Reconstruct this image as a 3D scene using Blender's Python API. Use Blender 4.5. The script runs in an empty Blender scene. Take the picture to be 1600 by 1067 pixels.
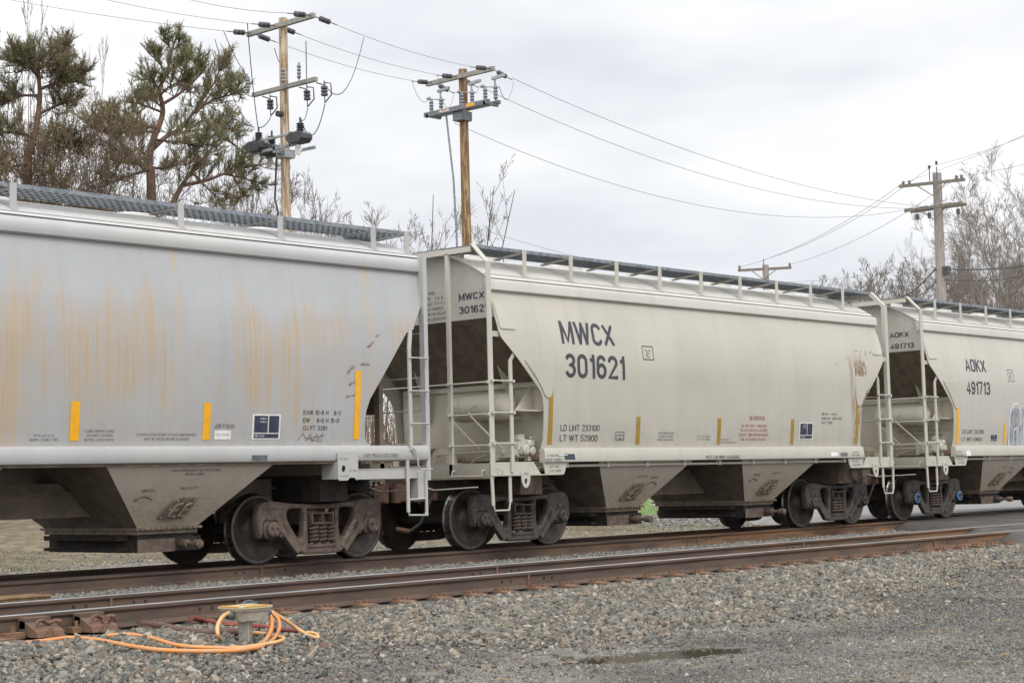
import bpy, bmesh, math, random
import numpy as np
from math import sin, cos, pi, radians
from mathutils import Vector, Matrix

S = bpy.context.scene
COL = S.collection

# ------------------------------------------------------------------ camera
CAMP = (-19.9339, -18.7667, 1.0113, 0.731, 0.0793, -0.0259, 2733.4156)

def _axes():
    cx, cy, cz, yaw, pit, rol, f = CAMP
    fw = Vector((cos(yaw)*cos(pit), sin(yaw)*cos(pit), sin(pit)))
    rt = Vector((sin(yaw), -cos(yaw), 0)); up = rt.cross(fw)
    return fw, rt*cos(rol)+up*sin(rol), -rt*sin(rol)+up*cos(rol)
FW, RT, UP = _axes()
CP = Vector(CAMP[:3])
cam = bpy.data.cameras.new("camera"); co = bpy.data.objects.new("camera", cam); COL.objects.link(co)
M4 = Matrix((RT, UP, -FW)).transposed().to_4x4(); M4.translation = CP
co.matrix_world = M4
cam.sensor_width = 36; cam.lens = CAMP[6]/1600*36; cam.clip_start = .5; cam.clip_end = 3000
S.camera = co
S.render.resolution_x = 1024; S.render.resolution_y = 682

def ray(px, py):
    return FW + RT*((px-800)/CAMP[6]) - UP*((py-533.5)/CAMP[6])
def at(px, py, Y):            # the point of the plane y = Y seen at photo pixel px, py
    d = ray(px, py); return CP + d*((Y-CP.y)/d.y)
def atz(px, py, Z):
    d = ray(px, py); return CP + d*((Z-CP.z)/d.z)

# ------------------------------------------------------------------ world, sun, exposure
S.view_settings.view_transform = 'Standard'; S.view_settings.look = 'None'
S.view_settings.exposure = 0.26; S.view_settings.gamma = 1.0
SUN_EL, SUN_AZ = radians(52), radians(250)     # azimuth of the sun, counted from +x towards +y
w = bpy.data.worlds.new("World"); S.world = w; w.use_nodes = True
nt = w.node_tree; nt.nodes.clear()
def wn(t, **k):
    n = nt.nodes.new(t)
    for a, b in k.items(): setattr(n, a, b)
    return n
out = wn('ShaderNodeOutputWorld')
sky = wn('ShaderNodeTexSky', sky_type='NISHITA', sun_disc=False, sun_elevation=SUN_EL, sun_rotation=pi/2-SUN_AZ)
bg1 = wn('ShaderNodeBackground'); bg1.inputs[1].default_value = .05
bg2 = wn('ShaderNodeBackground'); bg2.inputs[1].default_value = 1.0
add = wn('ShaderNodeMixShader'); add.inputs[0].default_value = .93
tc = wn('ShaderNodeTexCoord'); mp = wn('ShaderNodeMapping'); mp.inputs['Scale'].default_value = (1.0, 1.0, 3.2)
mp.inputs['Location'].default_value = (3.1, 1.7, .45)
nz = wn('ShaderNodeTexNoise'); nz.inputs['Scale'].default_value = 2.3; nz.inputs['Detail'].default_value = 4.5; nz.inputs['Roughness'].default_value = .5
rp = wn('ShaderNodeValToRGB'); e = rp.color_ramp.elements
e[0].position = .34; e[0].color = (.72, .74, .785, 1); e[1].position = .54; e[1].color = (1.04, 1.04, 1.05, 1)
sx = wn('ShaderNodeSeparateXYZ'); mr = wn('ShaderNodeMapRange')
mr.inputs['From Min'].default_value = .25; mr.inputs['From Max'].default_value = .95; mr.inputs['To Min'].default_value = 1.0; mr.inputs['To Max'].default_value = 1.55
vm = wn('ShaderNodeVectorMath', operation='DOT_PRODUCT'); vm.inputs[1].default_value = (-.74, -.67, 0)
mr2 = wn('ShaderNodeMapRange'); mr2.inputs['From Min'].default_value = -.6; mr2.inputs['From Max'].default_value = .9; mr2.inputs['To Min'].default_value = .97; mr2.inputs['To Max'].default_value = 1.45
mu = wn('ShaderNodeMath', operation='MULTIPLY')
L = nt.links.new
d2 = wn('ShaderNodeVectorMath', operation='DOT_PRODUCT'); d2.inputs[1].default_value = (-.67, .74, .0)
a2 = wn('ShaderNodeMath', operation='MULTIPLY_ADD'); a2.inputs[1].default_value = .30
L(tc.outputs['Generated'], d2.inputs[0]); L(d2.outputs['Value'], a2.inputs[0]); L(nz.outputs[0], a2.inputs[2])
L(tc.outputs['Generated'], mp.inputs[0]); L(mp.outputs[0], nz.inputs['Vector']); L(a2.outputs[0], rp.inputs[0])
L(tc.outputs['Generated'], sx.inputs[0]); L(sx.outputs['Z'], mr.inputs['Value'])
L(tc.outputs['Generated'], vm.inputs[0]); L(vm.outputs['Value'], mr2.inputs['Value'])
L(mr.outputs[0], mu.inputs[0]); L(mr2.outputs[0], mu.inputs[1]); L(mu.outputs[0], bg2.inputs[1])
L(rp.outputs[0], bg2.inputs[0]); L(sky.outputs[0], bg1.inputs[0])
L(bg1.outputs[0], add.inputs[1]); L(bg2.outputs[0], add.inputs[2]); L(add.outputs[0], out.inputs[0])
sl = bpy.data.lights.new("sun", 'SUN'); sl.energy = 1.3; sl.angle = radians(22); sl.color = (1, .97, .92)
so = bpy.data.objects.new("sun", sl); COL.objects.link(so)
so.rotation_euler = Vector((-cos(SUN_EL)*cos(SUN_AZ), -cos(SUN_EL)*sin(SUN_AZ), -sin(SUN_EL))).to_track_quat('-Z', 'Y').to_euler()

# ------------------------------------------------------------------ mesh helpers
class MB:
    def __init__(s): s.v = []; s.f = []; s.m = []; s.mi = 0
    def add(s, vs, fs):
        o = len(s.v); s.v += [tuple(q) for q in vs]; s.f += [tuple(o+i for i in f) for f in fs]; s.m += [s.mi]*len(fs); return s
    def box(s, x0, x1, y0, y1, z0, z1):
        if x0 > x1: x0, x1 = x1, x0
        if y0 > y1: y0, y1 = y1, y0
        if z0 > z1: z0, z1 = z1, z0
        return s.add([(x, y, z) for z in (z0, z1) for y in (y0, y1) for x in (x0, x1)],
              [(0,2,3,1),(4,5,7,6),(0,1,5,4),(2,6,7,3),(0,4,6,2),(1,3,7,5)])
    def bar(s, a, b, wx, wy, side=(0, 0, 1)):       # rectangular bar from a to b; wx across, wy along 'side'
        a = Vector(a); b = Vector(b); d = (b-a).normalized(); sd = Vector(side)
        u = d.cross(sd)
        if u.length < 1e-4: u = d.cross(Vector((1, 0, 0)))
        u.normalize(); v = u.cross(d).normalized()
        vs = [p+u*i*wx/2+v*j*wy/2 for p in (a, b) for i, j in ((-1,-1),(1,-1),(1,1),(-1,1))]
        return s.add(vs, [(3,2,1,0),(4,5,6,7),(0,1,5,4),(1,2,6,5),(2,3,7,6),(3,0,4,7)])
    def tube(s, pts, r, n=8, cap=True):
        pts = [Vector(p) for p in pts]; m = len(pts)
        rs = r if isinstance(r, (list, tuple)) else [r]*m
        vs = []; u = None
        for i, p in enumerate(pts):
            d = (pts[min(i+1, m-1)]-pts[max(i-1, 0)])
            if d.length < 1e-9: d = Vector((0, 0, 1))
            d.normalize()
            if u is None:
                u = d.cross(Vector((0, 0, 1)))
                if u.length < .1: u = d.cross(Vector((1, 0, 0)))
            u = (u-d*u.dot(d))
            if u.length < 1e-6: u = d.orthogonal()
            u.normalize(); v = d.cross(u)
            vs += [p+(u*cos(2*pi*k/n)+v*sin(2*pi*k/n))*rs[i] for k in range(n)]
        fs = [(i*n+k, i*n+(k+1)%n, (i+1)*n+(k+1)%n, (i+1)*n+k) for i in range(m-1) for k in range(n)]
        if cap: fs += [tuple(range(n-1, -1, -1)), tuple((m-1)*n+k for k in range(n))]
        return s.add(vs, fs)
    def lathe(s, prof, c, axis='Y', n=40, closed=False):   # prof: (radius, along)
        c = Vector(c); vs = []
        for r, t in prof:
            for k in range(n):
                a = 2*pi*k/n
                q = {'Y': (r*cos(a), t, r*sin(a)), 'Z': (r*cos(a), r*sin(a), t), 'X': (t, r*cos(a), r*sin(a))}[axis]
                vs.append(c+Vector(q))
        m = len(prof); fs = []
        for i in range(m if closed else m-1):
            j = (i+1) % m
            fs += [(i*n+k, i*n+(k+1)%n, j*n+(k+1)%n, j*n+k) for k in range(n)]
        return s.add(vs, fs)
    def cyl(s, c, r, a, b, axis='Y', n=20):
        return s.lathe([(1e-4, a), (r, a), (r, b), (1e-4, b)], c, axis, n)
    def prism(s, poly, axis, a, b):                        # poly in the two other axes, extruded a..b
        n = len(poly)
        def P(u, v, t): return {'X': (t, u, v), 'Y': (u, t, v), 'Z': (u, v, t)}[axis]
        vs = [P(u, v, a) for u, v in poly]+[P(u, v, b) for u, v in poly]
        return s.add(vs, [tuple(range(n)), tuple(range(2*n-1, n-1, -1))]+[(i, (i+1)%n, n+(i+1)%n, n+i) for i in range(n)])
    def build(s, name, mats, parent=None, smooth=None, loc=None, recalc=True):
        me = bpy.data.meshes.new(name); me.from_pydata(s.v, [], s.f)
        if not isinstance(mats, (list, tuple)): mats = [mats]
        for m in mats: me.materials.append(m)
        if len(mats) > 1: me.polygons.foreach_set('material_index', s.m)
        if recalc:
            b = bmesh.new(); b.from_mesh(me); bmesh.ops.recalc_face_normals(b, faces=b.faces); b.to_mesh(me); b.free()
        if smooth is not None:
            me.shade_smooth(); me.set_sharp_from_angle(angle=radians(smooth))
        return link(name, me, parent, loc)
def link(name, me, parent=None, loc=None):
    o = bpy.data.objects.new(name, me); COL.objects.link(o)
    if parent: o.parent = parent
    if loc is not None: o.location = loc
    return o
def tag(o, label=None, cat=None, group=None, kind=None):
    for k, v in (('label', label), ('category', cat), ('group', group), ('kind', kind)):
        if v: o[k] = v
    return o
def thing(name, label, cat, loc=(0, 0, 0), group=None):
    o = bpy.data.objects.new(name, None); COL.objects.link(o); o.location = loc; o.empty_display_size = .3
    return tag(o, label, cat, group)
def copy_tree(o, parent=None):
    c = o.copy(); COL.objects.link(c); c.parent = parent
    for ch in KIDS(o): copy_tree(ch, c)
    return c
def KIDS(o): return [q for q in COL.objects if q.parent == o]

# ------------------------------------------------------------------ materials
class NT:
    def __init__(s, name, rough=.6, metal=0., spec=.5):
        s.m = bpy.data.materials.new(name); s.m.use_nodes = True; s.t = s.m.node_tree
        s.b = s.t.nodes['Principled BSDF']; s.b.inputs['Roughness'].default_value = rough
        s.b.inputs['Metallic'].default_value = metal; s.b.inputs['Specular IOR Level'].default_value = spec
        s.tc = s.n('ShaderNodeTexCoord')
    def n(s, t, **k):
        q = s.t.nodes.new(t)
        for a, b in k.items(): setattr(q, a, b)
        return q
    def l(s, a, b): s.t.links.new(a, b)
    def noise(s, scale, detail=4, rough=.5, vs=(1, 1, 1), off=(0, 0, 0), src='Object'):
        m = s.n('ShaderNodeMapping'); m.inputs['Scale'].default_value = vs; m.inputs['Location'].default_value = off
        s.l(s.tc.outputs[src], m.inputs[0]); q = s.n('ShaderNodeTexNoise')
        q.inputs['Scale'].default_value = scale; q.inputs['Detail'].default_value = detail; q.inputs['Roughness'].default_value = rough
        s.l(m.outputs[0], q.inputs['Vector']); return q.outputs[0]
    def ramp(s, x, a, b, lo=0., hi=1.):
        q = s.n('ShaderNodeMapRange'); q.interpolation_type = 'SMOOTHSTEP'
        for i, v in zip(('From Min', 'From Max', 'To Min', 'To Max'), (a, b, lo, hi)): q.inputs[i].default_value = v
        s.l(x, q.inputs['Value']); return q.outputs[0]
    def math(s, op, a, b=None):
        q = s.n('ShaderNodeMath', operation=op)
        for i, v in enumerate((a, b)):
            if v is None: continue
            if isinstance(v, (int, float)): q.inputs[i].default_value = v
            else: s.l(v, q.inputs[i])
        return q.outputs[0]
    def mix(s, f, a, b):
        q = s.n('ShaderNodeMix', data_type='RGBA')
        if isinstance(f, (int, float)): q.inputs[0].default_value = f
        else: s.l(f, q.inputs[0])
        for i, v in ((6, a), (7, b)):
            if isinstance(v, (tuple, list)): q.inputs[i].default_value = (*v[:3], 1)
            else: s.l(v, q.inputs[i])
        return q.outputs[2]
    def xyz(s, src='Object'):
        q = s.n('ShaderNodeSeparateXYZ'); s.l(s.tc.outputs[src], q.inputs[0]); return q.outputs
    def col(s, c):
        if isinstance(c, (tuple, list)): s.b.inputs['Base Color'].default_value = (*c[:3], 1)
        else: s.l(c, s.b.inputs['Base Color'])
    def bump(s, h, dist, strength=1.):
        q = s.n('ShaderNodeBump'); q.inputs['Distance'].default_value = dist; q.inputs['Strength'].default_value = strength
        s.l(h, q.inputs['Height']); s.l(q.outputs[0], s.b.inputs['Normal'])
    def rough(s, v): s.l(v, s.b.inputs['Roughness'])

def two(name, a, b, scale=8, rough=.7, metal=0., lo=.4, hi=.62, bump=0., vs=(1, 1, 1), detail=5, spec=.5):
    k = NT(name, rough, metal, spec); f = k.ramp(k.noise(scale, detail, .6, vs), lo, hi); k.col(k.mix(f, a, b))
    if bump: k.bump(k.noise(scale*3, 6, .65, vs), bump)
    return k.m

def paint(name, base, dirt, rust=None, body=False, warm=None):
    """car enamel: faint large mottling, road film and thin vertical washing marks, rust runs that belong to the sheet"""
    k = NT(name, .5, 0, .35)
    c = k.mix(k.ramp(k.noise(.7, 4, .55), .35, .7), base, tuple(v*.93 for v in base))
    c = k.mix(k.ramp(k.noise(1.2, 5, .6, (3.2, 1, .16), (4, 0, 0)), .45, .8, 0, .30), c, dirt)
    if warm is not None: c = k.mix(k.ramp(k.noise(.35, 3, .5, (1, 1, 2)), .4, .75, 0, .5), c, warm)
    if body:
        x = k.xyz()
        z = k.ramp(x['Z'], 1.45, 2.1, .45, 0.)
        c = k.mix(k.math('MULTIPLY', z, k.ramp(k.noise(6, 5, .6), .3, .7)), c, dirt)
        # weld seams every 1.17 m
        fr = k.math('FRACT', k.math('MULTIPLY', k.math('ADD', x['X'], 40.3), 1/1.17))
        sm = k.math('LESS_THAN', k.math('ABSOLUTE', k.math('SUBTRACT', fr, .5)), .006)
        c = k.mix(k.math('MULTIPLY', sm, .34), c, dirt)
    if rust == 'runs':
        x = k.xyz()
        band = k.math('MULTIPLY', k.ramp(x['Z'], 1.45, 2.3, .45, 1.), k.ramp(x['Z'], 2.75, 3.45, 1., .0))
        ed = k.noise(.9, 3, .5, (1.6, 0, .0), (2, 0, 0))            # ragged upper edge
        band = k.math('MULTIPLY', k.ramp(x['Z'], 1.4, 2.2, .5, 1.),
                      k.ramp(k.math('SUBTRACT', x['Z'], k.math('MULTIPLY', ed, 2.4)), 1.75, 2.35, 1., 0.))
        s1 = k.ramp(k.noise(1.5, 5, .7, (8.5, 0, .22)), .44, .62)
        s2 = k.ramp(k.noise(1.0, 4, .7, (26, 0, .35), (7, 0, 0)), .46, .62)
        big = k.ramp(k.noise(.75, 4, .6, (1, 0, .45), (5.3, 0, 0)), .40, .58, .12, 1)
        f = k.math('MULTIPLY', k.math('MULTIPLY', band, big), k.math('ADD', k.math('MULTIPLY', s1, .62), k.math('MULTIPLY', s2, .38)))
        c = k.mix(k.math('MULTIPLY', f, .95), c, (.48, .30, .125))
        f3 = k.math('MULTIPLY', k.math('MULTIPLY', big, band), .36); c = k.mix(f3, c, (.43, .35, .25))
        # single long runs from the roof edge
        s3 = k.ramp(k.noise(1.0, 2, .5, (3.1, 0, .05), (3.3, 0, 0)), .62, .68)
        c = k.mix(k.math('MULTIPLY', k.math('MULTIPLY', s3, k.ramp(x['Z'], 1.6, 3.9, .25, .75)), k.math('MULTIPLY', k.ramp(k.noise(3, 3, .6, (1, 1, .5)), .3, .6), .65)), c, (.50, .36, .20))
        k.rough(k.ramp(f, 0, .6, .46, .7))
    if rust == 'patch':
        x = k.xyz()
        px = k.math('MULTIPLY', k.ramp(x['X'], 4.10, 4.32), k.ramp(x['X'], 4.62, 4.72, 1., 0.))
        pz = k.math('MULTIPLY', k.ramp(x['Z'], 1.9, 2.3, .35, 1.), k.ramp(x['Z'], 3.0, 3.25, 1., 0.))
        f = k.math('MULTIPLY', k.math('MULTIPLY', px, pz), k.ramp(k.noise(2.6, 6, .7, (4.5, 1, .45), (.4, 0, .2)), .40, .56))
        c = k.mix(k.math('MULTIPLY', f, .8), c, (.23, .155, .09))
        g = k.math('MULTIPLY', k.math('MULTIPLY', k.math('MULTIPLY', k.ramp(x['X'], 3.5, 3.8), k.ramp(x['X'], 4.6, 4.9, 1., 0.)),
              k.math('MULTIPLY', k.ramp(x['Z'], 2.93, 3.0), k.ramp(x['Z'], 3.16, 3.24, 1., 0.))), k.ramp(k.noise(5, 5, .7, (.5, 1, 5)), .55, .66))
        c = k.mix(k.math('MULTIPLY', g, .6), c, (.14, .13, .12))
    k.col(c)
    if body: k.bump(k.noise(.9, 3, .45, (1.3, 1, .9)), .035, .6)
    else: k.bump(k.noise(14, 4, .6), .002, .4)
    return k.m

def rust_spots(m, amount=.70):
    t = m.node_tree; b = t.nodes['Principled BSDF']; src = b.inputs['Base Color'].links[0].from_socket
    tc_ = t.nodes.new('ShaderNodeTexCoord'); mp_ = t.nodes.new('ShaderNodeMapping'); mp_.inputs['Scale'].default_value = (1, 2.2, 2.2); n_ = t.nodes.new('ShaderNodeTexNoise'); n_.inputs['Scale'].default_value = 1.5; n_.inputs['Detail'].default_value = 7; n_.inputs['Roughness'].default_value = .62
    r_ = t.nodes.new('ShaderNodeMapRange'); r_.inputs['From Min'].default_value = amount; r_.inputs['From Max'].default_value = amount+.05; x_ = t.nodes.new('ShaderNodeMix'); x_.data_type = 'RGBA'
    t.links.new(tc_.outputs['Object'], mp_.inputs[0]); t.links.new(mp_.outputs[0], n_.inputs['Vector']); t.links.new(n_.outputs[0], r_.inputs['Value']); t.links.new(r_.outputs[0], x_.inputs[0]); t.links.new(src, x_.inputs[6]); x_.inputs[7].default_value = (.50, .22, .06, 1); t.links.new(x_.outputs[2], b.inputs['Base Color'])
def dusty(name, base, dust, z0, z1, rough=.85):
    """enamel that wears a coat of brown brake dust below z1 (own ragged edge)"""
    k = NT(name, rough, 0, .25); x = k.xyz()
    zz = k.math('ADD', x['Z'], k.math('MULTIPLY', k.math('SUBTRACT', k.noise(3.5, 5, .65), .5), .5))
    f = k.ramp(zz, z0, z1, 1., 0.)
    d = k.mix(k.ramp(k.noise(22, 5, .7), .35, .7), dust, tuple(v*.72 for v in dust))
    c = k.mix(f, base, d)
    c = k.mix(k.ramp(k.noise(60, 3, .7), .70, .78, 0, .6), c, (.06, .045, .035))
    k.col(c); k.bump(k.noise(40, 4, .6), .003, .5); return k.m

PA = (.395, .405, .410); PB = (.482, .455, .388)
DUST = (.235, .185, .135)
m_A = paint('weathered_grey_enamel', PA, (.33, .30, .26), 'runs', True)
m_Ap = paint('grey_enamel', (.435, .437, .43), (.33, .30, .26), None, False, (.50, .46, .40))
m_Aroof = paint('grey_roof_enamel', (.52, .52, .51), (.36, .33, .29), None, False, (.55, .49, .40))
rust_spots(m_Aroof, .68)
m_B = paint('cream_enamel', PB, (.36, .33, .28), 'patch', True)
m_B3 = paint('cream_enamel_clean', (.50, .475, .415), (.38, .35, .30), None, True)
m_Bp = paint('cream_trim_enamel', (.50, .48, .41), (.33, .29, .23))
m_Broof = paint('cream_roof_enamel', (.55, .535, .49), (.40, .37, .32))
m_Adirt = dusty('grey_enamel_dusted', (.42, .43, .43), DUST, .7, 1.5)
m_Bdirt = dusty('cream_enamel_dusted', (.44, .42, .36), DUST, .6, 1.5)
m_end = dusty('end_sheet_enamel', (.58, .545, .46), (.42, .37, .285), 1.0, 2.1)
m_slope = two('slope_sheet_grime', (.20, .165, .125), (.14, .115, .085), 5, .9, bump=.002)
m_hop = dusty('hopper_dusted', (.62, .565, .48), (.50, .425, .335), .7, 1.4)
m_under = two('underframe_grime', (.085, .063, .045), (.15, .112, .078), 6, .9, bump=.003)
m_dark = two('dark_underframe', (.018, .015, .013), (.036, .028, .022), 7, .9)
m_truck = two('cast_steel_brown', (.095, .068, .052), (.15, .112, .085), 9, .72, bump=.004)
m_truck2 = two('cast_steel_black', (.046, .040, .037), (.088, .073, .062), 9, .66, bump=.004)
m_wheel = two('wheel_plate', (.040, .030, .025), (.085, .063, .05), 5, .55, .25, bump=.002)
m_tread = two('wheel_tread', (.16, .15, .145), (.06, .055, .052), 9, .30, .8)
m_spring = two('spring_rust', (.105, .07, .05), (.06, .045, .036), 14, .75)
m_scuff = two('scuff_brown', (.30, .22, .17), (.20, .15, .12), 20, .8)
m_slat = two('grating_slat', (.20, .22, .24), (.27, .29, .31), 12, .5, .2)
m_galv = two('galvanised', (.27, .29, .31), (.17, .19, .21), 12, .5, .35)
m_galvd = two('galvanised_dark', (.095, .108, .12), (.15, .165, .18), 12, .6, .3)
m_ink = two('stencil_ink', (.035, .037, .05), (.06, .06, .07), 30, .6)
m_inkf = two('faded_ink', (.10, .10, .10), (.20, .195, .18), 25, .7, lo=.35, hi=.6)
m_red = two('red_ink', (.30, .045, .05), (.42, .16, .15), 25, .6)
m_yel = two('reflector_yellow', (.83, .41, .012), (.75, .36, .015), 10, .35)
m_yelo = two('reflector_ochre', (.36, .22, .02), (.30, .19, .025), 10, .4)
m_white = two('white_paint', (.75, .74, .71), (.66, .65, .62), 10, .5)
m_navy = two('navy_panel', (.025, .032, .055), (.04, .05, .075), 10, .45)
m_coup = two('coupler_rust', (.085, .045, .032), (.13, .07, .045), 9, .8, bump=.004)
m_rub = two('rubber', (.02, .02, .02), (.04, .038, .036), 12, .7)
m_blue = two('blue_cap_paint', (.08, .22, .48), (.07, .18, .40), 12, .5)
m_green = two('green_tag', (.35, .5, .04), (.3, .42, .04), 12, .5)
m_orange = two('orange_tag', (.8, .16, .03), (.7, .14, .03), 12, .5)
m_rail = two('rail_web_rust', (.125, .082, .058), (.085, .062, .048), 3, .8, vs=(.4, 1, 3), bump=.002)
def rail_mat():
    k = NT('rail_web_rust', .8); x = k.xyz(); c = k.mix(k.ramp(k.noise(3, 5, .6, (.4, 1, 3)), .4, .62), (.115, .078, .057), (.078, .057, .045))
    f = k.math('MULTIPLY', k.ramp(x['X'], -2, 9, .05, 1.), k.ramp(k.noise(1.6, 5, .65, (.5, 1, 5)), .38, .60)); c = k.mix(k.math('MULTIPLY', f, .75), c, (.27, .135, .055)); k.col(c); k.bump(k.noise(9, 6, .65, (.4, 1, 3)), .002); return k.m
m_rail = rail_mat()
m_rail2 = two('rail_web_rust_red', (.165, .088, .058), (.105, .068, .048), 2.5, .8, vs=(.35, 1, 3), bump=.002)
m_rtop = two('polished_rail_head', (.48, .47, .46), (.36, .35, .34), 4, .24, .9, vs=(.3, 6, 1))
m_rtopd = two('rail_head_dark_reflection', (.10, .08, .07), (.15, .13, .12), 3, .4, .6, vs=(.3, 6, 1))  # reflection of the dark wagon underside put into the head colour
m_tie = two('tie_wood', (.13, .10, .08), (.085, .068, .055), 5, .9, vs=(4, 1, 1), bump=.006)
m_plate = two('tie_plate_rust', (.21, .115, .065), (.13, .078, .05), 10, .85, bump=.003)
# ------------------------------------------------------------------ side profile and lettering
PROF = {'B': [(1.40,1.54),(1.9,1.592),(2.4,1.620),(2.82,1.626),(3.2,1.577),(3.5,1.505),(3.85,1.40),(4.1,1.33)],
        'A': [(1.40,1.53),(1.9,1.585),(2.4,1.618),(2.82,1.626),(3.2,1.595),(3.5,1.545),(3.98,1.455),(4.3,1.38)]}
def ycurve(st, z):
    p = PROF[st]; xs = [a for a, _ in p]; ys = [b for _, b in p]
    z = min(max(z, xs[0]), xs[-1])
    for i in range(len(p)-1):
        if z <= xs[i+1]:
            t = (z-xs[i])/(xs[i+1]-xs[i])
            m0 = (ys[i+1]-ys[max(i-1, 0)])/(xs[i+1]-xs[max(i-1, 0)])
            m1 = (ys[min(i+2, len(p)-1)]-ys[i])/(xs[min(i+2, len(p)-1)]-xs[i])
            h = xs[i+1]-xs[i]
            return (2*t**3-3*t*t+1)*ys[i]+(t**3-2*t*t+t)*h*m0+(-2*t**3+3*t*t)*ys[i+1]+(t**3-t*t)*h*m1
def side_map(st, off=.004):
    return lambda u, v: (u, -(ycurve(st, v)+off), v)
def plane_map(o, ux, uy):       # o + u*ux + v*uy
    o, ux, uy = Vector(o), Vector(ux), Vector(uy)
    return lambda u, v: tuple(o+ux*u+uy*v)

# ------------------------------------------------------------------ stencil alphabet drawn as strokes (condensed grotesque)
def _arc(cx, cy, rx, ry, a0, a1, n=10):
    return [(cx+rx*cos(radians(a0+(a1-a0)*i/n)), cy+ry*sin(radians(a0+(a1-a0)*i/n))) for i in range(n+1)]
_o = _arc(.25,.74,.25,.26,0,180)+_arc(.25,.26,.25,.26,180,360)+[(.5,.74)]
GL = {
 'A': (.58, [[(0,0),(.29,1),(.58,0)], [(.10,.30),(.48,.30)]]), 'B': (.5, [[(0,0),(0,1),(.28,1)]+_arc(.28,.76,.2,.24,90,-90,8)+[(0,.52)], [(.28,.52)]+_arc(.28,.26,.23,.26,90,-90,8)+[(0,0)]]),
 'C': (.5, [_arc(.25,.74,.25,.26,15,180)+_arc(.25,.26,.25,.26,180,345)]), 'D': (.5, [[(0,0),(0,1),(.25,1)]+_arc(.25,.75,.25,.25,90,0,6)+_arc(.25,.25,.25,.25,0,-90,6)+[(0,0)]]),
 'E': (.44, [[(.44,1),(0,1),(0,0),(.44,0)], [(0,.52),(.40,.52)]]), 'F': (.42, [[(.42,1),(0,1),(0,0)], [(0,.52),(.38,.52)]]),
 'G': (.52, [_arc(.26,.74,.26,.26,15,180)+_arc(.26,.26,.26,.26,180,360)+[(.52,.46),(.30,.46)]]), 'H': (.5, [[(0,0),(0,1)], [(.5,0),(.5,1)], [(0,.52),(.5,.52)]]),
 'I': (.0, [[(0,0),(0,1)]]), 'J': (.4, [[(.4,1),(.4,.22)]+_arc(.2,.22,.2,.22,0,-170,8)]), 'K': (.52, [[(0,0),(0,1)], [(.50,1),(0,.42)], [(.17,.60),(.52,0)]]),
 'L': (.42, [[(0,1),(0,0),(.42,0)]]), 'M': (.66, [[(0,0),(0,1)], [(.66,0),(.66,1)], [(.03,.98),(.33,.06),(.63,.98)]]), 'N': (.5, [[(0,0),(0,1),(.5,0),(.5,1)]]), 'O': (.5, [_o]),
 'P': (.48, [[(0,0),(0,1),(.26,1)]+_arc(.26,.74,.22,.26,90,-90,8)+[(0,.48)]]), 'Q': (.5, [_o, [(.30,.22),(.52,-.02)]]),
 'R': (.5, [[(0,0),(0,1),(.26,1)]+_arc(.26,.75,.22,.25,90,-90,8)+[(0,.50)], [(.26,.50),(.50,0)]]),
 'S': (.48, [_arc(.24,.76,.23,.24,20,270,10)+_arc(.24,.27,.24,.27,90,-160,10)[1:]]), 'T': (.5, [[(0,1),(.5,1)], [(.25,1),(.25,0)]]),
 'U': (.5, [[(0,1)]+_arc(.25,.26,.25,.26,180,360)+[(.5,1)]]), 'V': (.54, [[(0,1),(.27,0),(.54,1)]]), 'W': (.84, [[(0,1),(.20,.02)], [(.22,.02),(.41,.98)], [(.43,.98),(.62,.02)], [(.64,.02),(.84,1)]]),
 'X': (.56, [[(0,0),(.56,1)], [(0,1),(.56,0)]]), 'Y': (.54, [[(0,1),(.27,.45),(.54,1)], [(.27,.45),(.27,0)]]), 'Z': (.5, [[(0,1),(.5,1),(0,0),(.5,0)]]),
 '0': (.46, [_arc(.23,.74,.23,.26,0,180)+_arc(.23,.26,.23,.26,180,360)+[(.46,.74)]]), '1': (.2, [[(.20,0),(.20,1)], [(.02,.80),(.18,.88)]]),
 '2': (.46, [_arc(.23,.74,.23,.26,170,-20,10)+[(.0,.0),(.46,0)]]), '3': (.46, [_arc(.22,.76,.22,.24,160,-80,9)+[(.20,.53)]+_arc(.22,.27,.24,.27,85,-160,11)]),
 '4': (.48, [[(.48,.26),(0,.26),(.36,1),(.36,0)]]), '5': (.46, [[(.42,1),(.06,1),(.02,.50)]+_arc(.22,.30,.24,.30,110,-160,11)]),
 '6': (.46, [_arc(.23,.74,.22,.26,20,180,8)+[(.0,.5)]+_arc(.23,.30,.23,.30,180,540,16)]), '7': (.46, [[(0,1),(.46,1),(.16,0)]]),
 '8': (.46, [_arc(.23,.76,.20,.24,-90,270,14), _arc(.23,.26,.23,.26,90,450,16)]), '9': (.46, [_arc(.23,.70,.23,.30,0,360,16)+[(.46,.5)]+_arc(.23,.26,.22,.26,0,-160,8)]),
 '-': (.26, [[(0,.46),(.26,.46)]]), '&': (.5, [[(.5,0),(.1,.8)]+_arc(.24,.84,.13,.16,180,0,6)+[(.0,.25)]+_arc(.2,.2,.2,.2,170,330,6)+[(.5,.42)]]), '.': (.02, [[(0,0),(.02,0)]]), '/': (.4, [[(0,0),(.4,1)]]),
}
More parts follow.
